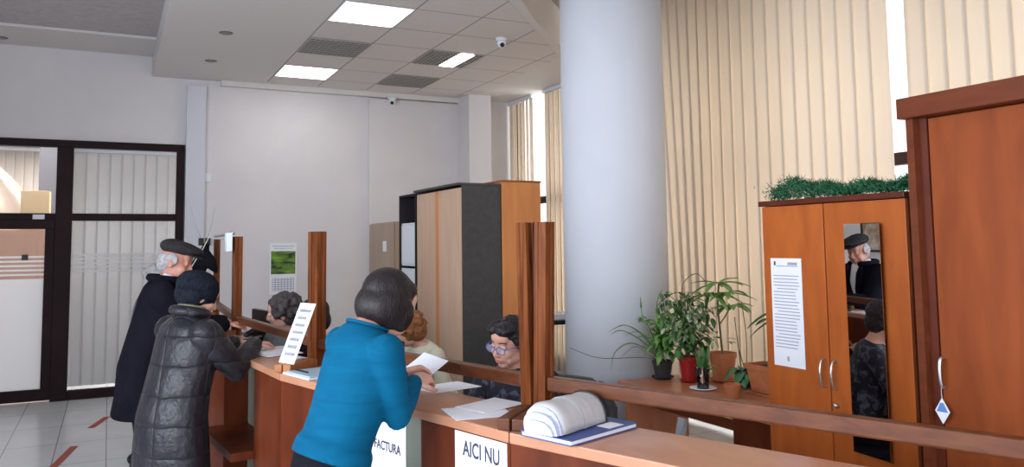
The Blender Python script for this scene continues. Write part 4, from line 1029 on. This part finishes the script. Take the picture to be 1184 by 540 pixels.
# leaning notice at the second post
p0 = P[2] - J * .235 + V(0, 0, 1.0865)
t = thing('leaning_notice', 'tall white printed notice leaning on the post by the counter', 'notice', tuple(p0))
rx = V(.36, -.93, 0).normalized(); up = V(.30, .07, .95).normalized(); up = (up + rx * -.0).normalized()
nz = rx.cross(up).normalized(); Mn = basis((0, 0, 0), rx, nz.cross(rx), nz)
shear = .16
bm = nb(); w_, h_ = .12, .275
def shp(u, v, z): return Mn @ V(u + v * shear, v, z)
lo = [bm.verts.new(shp(u, v, 0)) for u, v in ((-w_ / 2, 0), (w_ / 2, 0), (w_ / 2, h_), (-w_ / 2, h_))]; hi = [bm.verts.new(shp(u, v, .002)) for u, v in ((-w_ / 2, 0), (w_ / 2, 0), (w_ / 2, h_), (-w_ / 2, h_))]
bm.faces.new(lo[::-1]); bm.faces.new(hi); bridge(bm, lo, hi); obj('sheet', bm, M_white, t)
bm = nb(); rnd = random.Random(3)
for j in range(7):
    v = h_ - .045 - j * .033; u = -.042 + rnd.uniform(0, .008)
    while u < .040 - rnd.uniform(0, .012):
        wd_ = rnd.uniform(.006, .010); q = [(u, v), (u + .0040, v), (u + .0046, v + .020), (u, v + .020)]
        for qq in (q, [(u, v + .007), (u + wd_, v + .007), (u + wd_, v + .012), (u, v + .012)]):
            lo = [bm.verts.new(shp(a, b, .0022)) for a, b in qq]; hi = [bm.verts.new(shp(a, b, .0028)) for a, b in qq]; bm.faces.new(lo[::-1]); bm.faces.new(hi); bridge(bm, lo, hi)
        u += wd_ + .003
obj('printed_lines', bm, M_print, t)
# booklet stack on section 2 and papers on section 3
t = thing('booklet_stack', 'stack of thin booklets on the counter left of the teal person', 'booklets', (.80, 3.46, 1.0508), math.atan2(T[1].y, T[1].x) - PI / 2)
obj('lower_booklet', boxes(((-.075, -.12, 0), (.09, .12, .008)), bev=.001), M_white, t)
obj('upper_booklet', boxes(((-.065, -.11, .0082), (.10, .10, .014)), bev=.001), mat('pale_blue_cover', (.35, .45, .55), .6), t)
obj('pen', boxes(((-.03, -.02, .0142), (-.022, .10, .020)), bev=.002), M_black, t)
t = thing('open_register', 'open white register book on the counter by the quilted sleeve', 'book', (.775, 4.30, 1.0508), math.atan2(T[2].y, T[2].x) - PI / 2 + .25)
for s_ in (-1, 1):
    bm = nb(); rings = []
    for i in range(9):
        u = i / 8; rings.append([V(-.10, s_ * u * .16, .002), V(.10, s_ * u * .16, .002), V(.10, s_ * u * .16, .006 + .022 * math.sin(PI * min(1, u * 1.1) ** .6) * (1 - u * .6)), V(-.10, s_ * u * .16, .006 + .022 * math.sin(PI * min(1, u * 1.1) ** .6) * (1 - u * .6))])
    loft(bm, rings); obj('page_block', bm, M_white, t)
obj('cover', boxes(((-.105, -.165, 0), (.105, .165, .0018))), M_counter, t)
sheetpaper('paper_sheet', 'white sheet on the counter behind the open register', 'paper', (.70, 4.78, 1.0512), (1, .1, 0), (-.1, 1, 0), .20, .28, lines=9)
sheetpaper('paper_sheet', 'loose white sheet beside the leaning notice', 'paper', (.86, 3.98, 1.0512), (1, .3, 0), (-.3, 1, 0), .10, .24)
t = thing('desk_stapler', 'dark stapler on the counter behind the white papers', 'stapler', (.80, 4.98, 1.0508), .8)
bm = nb(); box(bm, (-.08, -.018, 0), (.08, .018, .012), .004); obj('base', bm, M_black, t)
bm = nb(); limb(bm, [(-.07, 0, .035), (0, 0, .05), (.075, 0, .042)], [.016, .019, .014], 12); obj('lever', bm, M_black, t, True)
# staff desk and equipment behind section 2 and 1
t = thing('staff_desk', 'low staff desk behind the counter with a monitor', 'desk', tuple(P[1] + T[1] * .86 + Nn[1] * .30), math.atan2(T[1].y, T[1].x))
obj('desktop', boxes(((-.70, -.235, .70), (.55, .25, .725)), bev=.003), M_desk, t)
for x_ in (-.66, .51): obj('leg', boxes(((x_ - .02, -.20, 0), (x_ + .02, .20, .6995))), M_charcoal, t)
mpz = V(1.33, 3.86, 0)
t = thing('computer_monitor', 'computer monitor with a white screen, seen in the cabinet mirror', 'monitor', (1.28, 3.78, .7255), math.radians(-8))
obj('stand', boxes(((-.09, -.10, 0), (.07, .10, .012)), ((-.045, -.025, .012), (-.025, .025, .22)), bev=.003), M_black, t)
sc = obj('screen_case', boxes(((-.022, -.22, .13), (.012, .22, .43)), bev=.004), M_black, t)
obj('display', boxes(((.0125, -.205, .145), (.0135, .205, .415))), mat('lit_display', (.80, .86, 1.0), .4, emit=.9), sc)
t = thing('keyboard', 'black keyboard on the staff desk before the monitor', 'keyboard', (1.47, 3.62, .7255), math.radians(-8))
obj('keyboard_case', boxes(((-.07, -.2, 0), (.07, .2, .018)), bev=.004), M_black, t)
obj('keys', boxes(*[((-.055 + .026 * i, -.185 + .026 * j, .0182), (-.033 + .026 * i, -.163 + .026 * j, .023)) for i in range(4) for j in range(14)]), M_charcoal, t)

t = thing('staff_desk', 'staff desk behind the farthest counter section', 'desk', (1.25, 6.42, 0), PI / 2)
obj('desktop', boxes(((-.60, -.33, .70), (.60, .33, .725)), bev=.003), M_desk, t)
for x_ in (-.56, .52): obj('leg', boxes(((x_, -.30, 0), (x_ + .04, .30, .6995))), M_charcoal, t)
t = thing('computer_monitor', 'dark-backed monitor standing beyond the far post pair', 'monitor', (1.04, 6.02, .7255), math.radians(10))
obj('stand', boxes(((-.09, -.10, 0), (.07, .10, .012)), ((-.045, -.025, .012), (-.025, .025, .22)), bev=.003), M_black, t)
sc = obj('screen_case', boxes(((-.022, -.20, .13), (.012, .20, .42)), bev=.004), M_black, t)
obj('display', boxes(((.0125, -.185, .145), (.0135, .185, .405))), MATS['lit_display'], sc)
t = thing('paper_tray', 'pale paper tray piled with sheets on the far staff desk', 'tray', (1.12, 6.62, .7255), .3)
obj('tray', boxes(((-.12, -.16, 0), (.12, .16, .008)), ((-.12, -.16, .008), (-.115, .16, .10)), ((.115, -.16, .008), (.12, .16, .10)), ((-.12, .155, .008), (.12, .16, .10)), bev=.001), M_steel, t)
obj('sheets', boxes(*[((-.10 + .004 * (i % 3), -.14, .0085 + i * .014), (.10 + .004 * (i % 2), .145, .021 + i * .014)) for i in range(14)]), M_white, t)
# things hung between the far posts
p4 = P[3]; p5 = P[4]
t = thing('metal_clamp_bar', 'thin metal bar with white end clamp joining the far post tops', 'bar', (0, 0, 0))
bm = nb(); a_ = V(p4.x - .02, p4.y + .03, 1.700); b_ = V(p5.x - .02, p5.y - .03, 1.700)
limb(bm, [a_, b_], [.012, .012], 10); limb(bm, [a_ + V(0, .05, -.05), a_ + V(0, .35, -.05), b_ + V(0, -.5, -.03)], [.006] * 3, 8); obj('bar', bm, M_metal, t, True)
obj('end_clamp', boxes(((p4.x - .07, p4.y - .055, 1.58), (p4.x - .035, p4.y + .06, 1.70)), bev=.004), M_white_b, t)
obj('end_clamp', boxes(((p5.x - .07, p5.y - .055, 1.60), (p5.x - .035, p5.y + .06, 1.70)), bev=.004), M_white_b, t)
t = thing('black_shoulder_bag', 'black bag with a pale strap hanging at the farthest post', 'bag', (.70, 6.70, 0))
bm = nb(); limb(bm, [(0, 0, 1.62), (-.02, 0, 1.55), (-.06, 0, 1.45), (-.08, 0, 1.34)], [.03, .04, .07, .07], 14, flat=((0, 1, 0), .5)); limb(bm, [(.0, 0, 1.56), (.04, 0, 1.48), (.075, 0, 1.42)], [.04, .05, .02], 12, flat=((0, 1, 0), .5)); o = obj('bag_body', bm, M_black_cloth, t); remesh(o, .008, 2)
bm = nb(); limb(bm, [(.03, -.05, 1.72), (-.03, -.065, 1.60), (-.10, -.065, 1.48), (-.16, -.04, 1.38)], [.004] * 4, 8); obj('strap', bm, M_cream_cloth, t, True)
for k, (dx, ang_) in enumerate(((-.03, -.08), (.02, .05))):
    t = thing('wire_holder', ['thin wire holder rising above the black bag, left one', 'thin wire holder rising above the black bag, right one'][k], 'wire', (.70 + dx, 6.78, 1.676), 0, 'wires above the far posts')
    bm = nb(); limb(bm, [(0, 0, 0), (ang_ * .6, 0, .12), (ang_, 0, .26)], [.003, .002, .0015], 6); obj('wire', bm, M_steel, t, True)
    bm = nb(); box(bm, (-.02, -.02, -.05), (.02, .02, .01), .003); obj('clip', bm, M_black, t)
# red tape marks on the floor
for k, (a, b) in enumerate((((-.107, 8.13), (.025, 8.59)), ((-.33, 6.82), (-.215, 7.45)))):
    a, b = V(a[0], a[1], 0), V(b[0], b[1], 0); d = (b - a).normalized(); Mx = basis((a + b) / 2 + V(0, 0, .0006), V(d.y, -d.x, 0), d, (0, 0, 1)); L = (b - a).length
    bm = nb(); box(bm, (-.03, -L / 2, 0), (.03, L / 2, .0012), 0); o = obj('floor_tape', bm, M_tape); o.matrix_world = Mx
    tag(o, ['red tape strip on the floor nearer the glass door', 'red tape strip on the floor nearer the counter front'][k], 'tape', 'red floor tape strips')

# ------------------------------------------------------------ plants on the desk
DZ = .7505
def pot(name, m, r, h, t, saucer=True, rim=True, r0=None):
    r0 = r0 or r * .72; bm = nb()
    pf = [(r0, .006), (r * .95, h * .82)]
    pf += ([(r * 1.02, h * .83), (r * 1.03, h), (r * .93, h), (r * .90, h * .86)] if rim else [(r, h), (r * .94, h), (r * .92, h * .86)])
    pf += [(r0 * .5, h * .85)]
    lathe(bm, pf, n=28); o = obj('pot', bm, m, t)
    bm = nb(); lathe(bm, [(.001, h * .855), (r * .89, h * .862), (r * .5, h * .90), (.001, h * .91)], n=20); obj('soil', bm, M_soil, t)
    if saucer: bm = nb(); lathe(bm, [(r * .8, 0), (r * 1.12, .014), (r * 1.08, .016), (r * .78, .0055)], n=28); obj('saucer', bm, m if saucer is True else saucer, t)
def strap_leaf(bm, base, pts, w):
    """a long folded leaf along pts"""
    P_ = curve_pts([V(p) + V(base) for p in pts], 6); n = len(P_); L = []
    for i, p in enumerate(P_):
        tt = (P_[min(i + 1, n - 1)] - P_[max(i - 1, 0)]).normalized(); sd = tt.cross(V(0, 0, 1))
        if sd.length < .05: sd = V(1, 0, 0)
        sd.normalize(); u = i / (n - 1); ww = w * (1 - u ** 3) * (.5 + .5 * min(1, u * 4)); up_ = sd.cross(tt)
        ww *= 1.35; L.append([bm.verts.new(p - sd * ww + up_ * ww * .35), bm.verts.new(p), bm.verts.new(p + sd * ww + up_ * ww * .35)])
    for a, b in zip(L, L[1:]): bm.faces.new((a[0], a[1], b[1], b[0])); bm.faces.new((a[1], a[2], b[2], b[1]))
def blade(bm, base, d, L, w, droop=.3, n=6):
    """an oval leaf"""
    d = V(d).normalized(); sd = d.cross(V(0, 0, 1))
    if sd.length < .05: sd = V(1, 0, 0)
    sd.normalize(); rows = []
    for i in range(n + 1):
        u = i / n; p = V(base) + d * L * u - V(0, 0, 1) * droop * L * u * u; ww = w * math.sin(PI * min(.97, u * .93 + .04)) ** .8
        rows.append([bm.verts.new(p - sd * ww + V(0, 0, ww * .3)), bm.verts.new(p), bm.verts.new(p + sd * ww + V(0, 0, ww * .3))])
    for a, b in zip(rows, rows[1:]): bm.faces.new((a[0], a[1], b[1], b[0])); bm.faces.new((a[1], a[2], b[2], b[1]))
def leafobj(name, bm, m, t):
    o = obj(name, bm, m, t, True); o.modifiers.new('thickness', 'SOLIDIFY').thickness = .0008; return o
# screen axes at the desk: rt = to the camera's right, dp = away
rt = V(.90, -.43, 0); dp = V(.57, .82, 0)
def S(r, z, d=0): return rt * r + dp * d + V(0, 0, z)
# 1 strap-leaved plant
t = thing('strap_leaf_plant', 'long strap-leaved plant in a dark grey pot beside the column', 'plant', (3.17, 4.10, DZ), 0, None)
pot('pot', M_darkpot, .064, .115, t, M_darkpot)
bm = nb(); B = (0, 0, .10)
for pts, w in (([S(-.01, 0), S(-.08, .13), S(-.22, .235, -.04), S(-.345, .20, -.06)], .015), ([S(-.01, 0), S(-.10, .11), S(-.24, .20, -.02), S(-.33, .185, -.05)], .014), ([S(0, 0), S(-.05, .12), S(-.12, .28), S(-.13, .42)], .014),
               ([S(0, 0), S(-.03, .15), S(-.02, .38), S(.015, .46)], .012), ([S(-.01, 0), S(-.08, .07), S(-.20, .12), S(-.30, .06), S(-.33, -.05)], .012), ([S(0, 0), S(-.09, .05), S(-.17, .10), S(-.26, .04)], .007),
               ([S(-.0, 0), S(-.07, .10), S(-.15, .19), S(-.23, .17)], .009), ([S(.0, 0), S(.02, .1), S(.06, .20), S(.11, .18)], .009), ([S(0, 0), S(-.02, .12), S(.0, .24), S(.05, .28)], .009), ([S(-.0, 0, .02), S(-.05, .14, .05), S(-.10, .24, .08), S(-.16, .26, .1)], .009)):
    strap_leaf(bm, B, pts, w)
leafobj('strap_leaves', bm, M_strap, t)
bm = nb(); pts = curve_pts([S(-.02, .12), S(-.15, .135, -.02), S(-.40, .14, -.05), S(-.58, .21, -.1)], 8); limb(bm, pts, [.0022] * len(pts), 6); obj('runner_stem', bm, M_stem, t, True)
rnd = random.Random(21); bm = nb()
for i in range(110):
    c_ = V(B) + S(rnd.gauss(.015, .05), rnd.uniform(.08, .28), rnd.gauss(0, .04)); blade(bm, c_, (rnd.uniform(-1, 1), rnd.uniform(-1, 1), rnd.uniform(-.5, .6)), rnd.uniform(.06, .10), rnd.uniform(.014, .022), .5, 4)
leafobj('light_leaves', bm, M_leaf_lt, t)
# 2 bushy variegated plant in red pot
t = thing('bushy_pot_plant', 'bushy plant with mottled leaves in a red pot', 'plant', (3.24, 3.93, DZ))
pot('pot', M_redpot, .060, .155, t)
rnd = random.Random(22); bm = nb(); st = nb()
for i in range(16):
    a = rnd.uniform(0, 2 * PI); top = V(.10 * math.cos(a) * rnd.random(), .10 * math.sin(a) * rnd.random(), rnd.uniform(.30, .54)); pts = curve_pts([(0, 0, .13), (top.x * .3, top.y * .3, .25), top], 4); limb(st, pts, [.0035] * len(pts), 6)
for i in range(190):
    c_ = S(rnd.gauss(-.01, .08), .17 + abs(rnd.gauss(.17, .12)), rnd.gauss(0, .06)); c_.z = min(c_.z, .54)
    blade(bm, c_, (rnd.uniform(-1, 1), rnd.uniform(-1, 1), rnd.uniform(-.9, .3)), rnd.uniform(.045, .08), rnd.uniform(.012, .020), .3, 4)
obj('stems', st, M_stem, t, True); leafobj('foliage', bm, M_leaf, t)
bm = nb()
for i in range(170):
    c_ = S(rnd.gauss(.02, .065), .24 + abs(rnd.gauss(.14, .09)), rnd.gauss(-.03, .05)); c_.z = min(c_.z, .54)
    blade(bm, c_, (rnd.uniform(-1, 1), rnd.uniform(-1, 1), rnd.uniform(-.7, .3)), rnd.uniform(.035, .06), rnd.uniform(.010, .016), .3, 4)
leafobj('pale_foliage', bm, M_leaf_pale, t)
bm = nb()
for pts in ([S(-.04, .45), S(-.10, .52), S(-.15, .50), S(-.19, .46)], [S(-.03, .5), S(-.02, .60), S(.06, .66), S(.13, .60)]):
    q = curve_pts([V(0, 0, 0) + p for p in pts], 6); limb(bm, q, [.0025] * len(q), 6)
obj('arching_stems', bm, M_stem, t, True)
bm = nb()
for i in range(14): blade(bm, S(-.04 - .012 * i, .45 + .05 * math.sin(i * .25)), (rnd.uniform(-1, 1), rnd.uniform(-1, 1), -.8), .045, .009, .2, 4)
leafobj('hanging_leaves', bm, M_leaf, t)
# 3 terracotta pot with umbrella plant
t = thing('umbrella_plant', 'tall umbrella-leaved plant in the large terracotta pot', 'plant', (3.43, 3.84, DZ))
pot('pot', M_terra, .082, .175, t)
bm = nb(); pts = curve_pts([(0, 0, .15), S(-.01, .3), S(-.02, .45), S(-.01, .59)], 5); limb(bm, pts, [.006] * len(pts), 8); pts = curve_pts([S(-.01, .35), S(.04, .42), S(.05, .47)], 5); limb(bm, pts, [.004] * len(pts), 8); obj('stem', bm, M_stem, t, True)
rnd = random.Random(23); bm = nb()
for hub, n, L in ((S(-.01, .60), 9, .20), (S(.065, .46), 8, .17), (S(-.05, .53), 7, .17), (S(.04, .54), 6, .16)):
    for k in range(n):
        a = 2 * PI * k / n + rnd.uniform(-.2, .2); blade(bm, hub, (math.cos(a), math.sin(a), rnd.uniform(-.15, .35)), L * rnd.uniform(.8, 1.15), .022, rnd.uniform(.2, .5))
leafobj('leaflets', bm, M_leaf_lt, t)
bm = nb()
for z in (.24, .26, .235): blade(bm, S(rnd.uniform(.0, .05), z), (rnd.uniform(-.2, 1), rnd.uniform(-1, 0), .1), .06, .008, .2)
leafobj('low_leaves', bm, M_leaf, t)
# 4 glass jar with cutting on a saucer
t = thing('glass_jar_cutting', 'dark upright leaves in a clear glass jar on white saucer', 'plant', (3.14, 3.69, DZ))
bm = nb(); lathe(bm, [(.04, 0), (.078, .008), (.076, .012), (.04, .005)], n=32); obj('saucer', bm, M_white_b, t, True)
bm = nb(); lathe(bm, [(.034, .0055), (.044, .13), (.0415, .13), (.032, .010)], n=28); obj('jar', bm, M_glass, t, True)
bm = nb(); lathe(bm, [(.0305, .0105), (.036, .075), (.001, .08)], n=24); obj('gravel', bm, mat('grey_gravel', (.25, .24, .24), .9, col2=(.08, .08, .08), scale=90, bump=.5, bscale=200), t)
bm = nb()
for k in range(7):
    a = k * .9; blade(bm, S(.012 * math.cos(a), .085, .012 * math.sin(a)), (math.cos(a) * .25, math.sin(a) * .25, 1), .17 - .012 * k, .018, .0)
leafobj('upright_leaves', bm, M_leaf, t)
bm = nb(); blade(bm, S(0, .13), S(1, .25, -.2), .10, .016, .3); blade(bm, S(0, .12), S(.8, .1, -.5), .08, .02, .3); leafobj('side_leaves', bm, M_leaf_lt, t)
# 5 orchid pot
t = thing('broad_leaf_plant', 'broad-leaved plant with bare canes in a dark pot', 'plant', (3.38, 3.60, DZ))
pot('pot', M_darkpot, .058, .11, t, False)
bm = nb(); rnd = random.Random(24)
for d, L in ((S(-1, .5, -.3), .15), (S(-.3, .9, -.5), .10), (S(.5, .5, -.6), .09), (S(.1, .3, -1), .10), (S(-.6, .2, -.8), .12), (S(.8, .8, .1), .08), (S(-.2, .0, -1), .11)): blade(bm, S(0, .10), d, L, .034, .75, 8)
leafobj('broad_leaves', bm, mat('bluish_leaf', (.07, .19, .09), .4, col2=(.11, .27, .11), scale=8), t)
bm = nb()
for p in ([S(-.02, .10), S(-.035, .25), S(-.05, .41)], [S(.01, .1), S(.015, .3), S(-.005, .50)], [S(0, .1), S(-.02, .18), S(-.03, .22)]): q = curve_pts(p, 4); limb(bm, q, [.0026] * len(q), 6)
obj('canes', bm, M_stem, t, True)
# 6 small empty terracotta pot
t = thing('small_terracotta_pot', 'small empty terracotta pot at the desk edge', 'pot', (3.10, 3.40, DZ))
bm = nb(); lathe(bm, [(.034, 0), (.043, .055), (.047, .056), (.048, .078), (.043, .078), (.040, .056), (.030, .006)], n=28); obj('pot', bm, M_terra, t)
# 7 rectangular planter with drooping plant
t = thing('drooping_leaf_plant', 'drooping plant in a rectangular terracotta planter behind the cabinet', 'plant', (3.36, 3.34, DZ))
bm = nb(); 
lo = [(-.075, -.15), (.075, -.15), (.075, .15), (-.075, .15)]
rr_ = [[V(x * k, y * k, z) for x, y in lo] for k, z in ((.82, .012), (.98, .135), (1.08, .137), (1.08, .165), (.97, .165), (.95, .13))]; loft(bm, rr_); obj('planter', bm, M_terra, t)
obj('tray', boxes(((-.085, -.16, 0), (.085, .16, .010)), bev=.003), M_terra, t)
obj('soil', boxes(((-.069, -.14, .131), (.069, .14, .150))), M_soil, t)
bm = nb(); stp = [curve_pts([S(.02, .14), S(.04, .32), S(.05, .50)], 5), curve_pts([S(.02, .14), S(.0, .3), S(-.0, .42)], 5)]
for q in stp: limb(bm, q, [.005] * len(q), 8)
obj('stem', bm, M_stem, t, True)
bm = nb(); rnd = random.Random(25)
for b_, d, L in ((S(.04, .47), S(-1, -.15, -.1), .20), (S(.04, .43), S(-1, -.3, .2), .18), (S(.03, .36), S(-.5, -1, 0), .19), (S(.05, .50), S(.3, 1, 0), .10), (S(.03, .40), S(-.3, -1, -.3), .17), (S(.05, .46), S(1, .2, 0), .15), (S(.05, .5), S(-.6, .6, .1), .12), (S(.0, .42), S(-.9, .1, -.3), .12), (S(0, .33), S(.1, -1, -.3), .13)): blade(bm, b_, d, L, .022, .35)
leafobj('long_leaves', bm, mat('deep_leaf', (.03, .10, .035), .45, col2=(.07, .18, .05), scale=7), t)
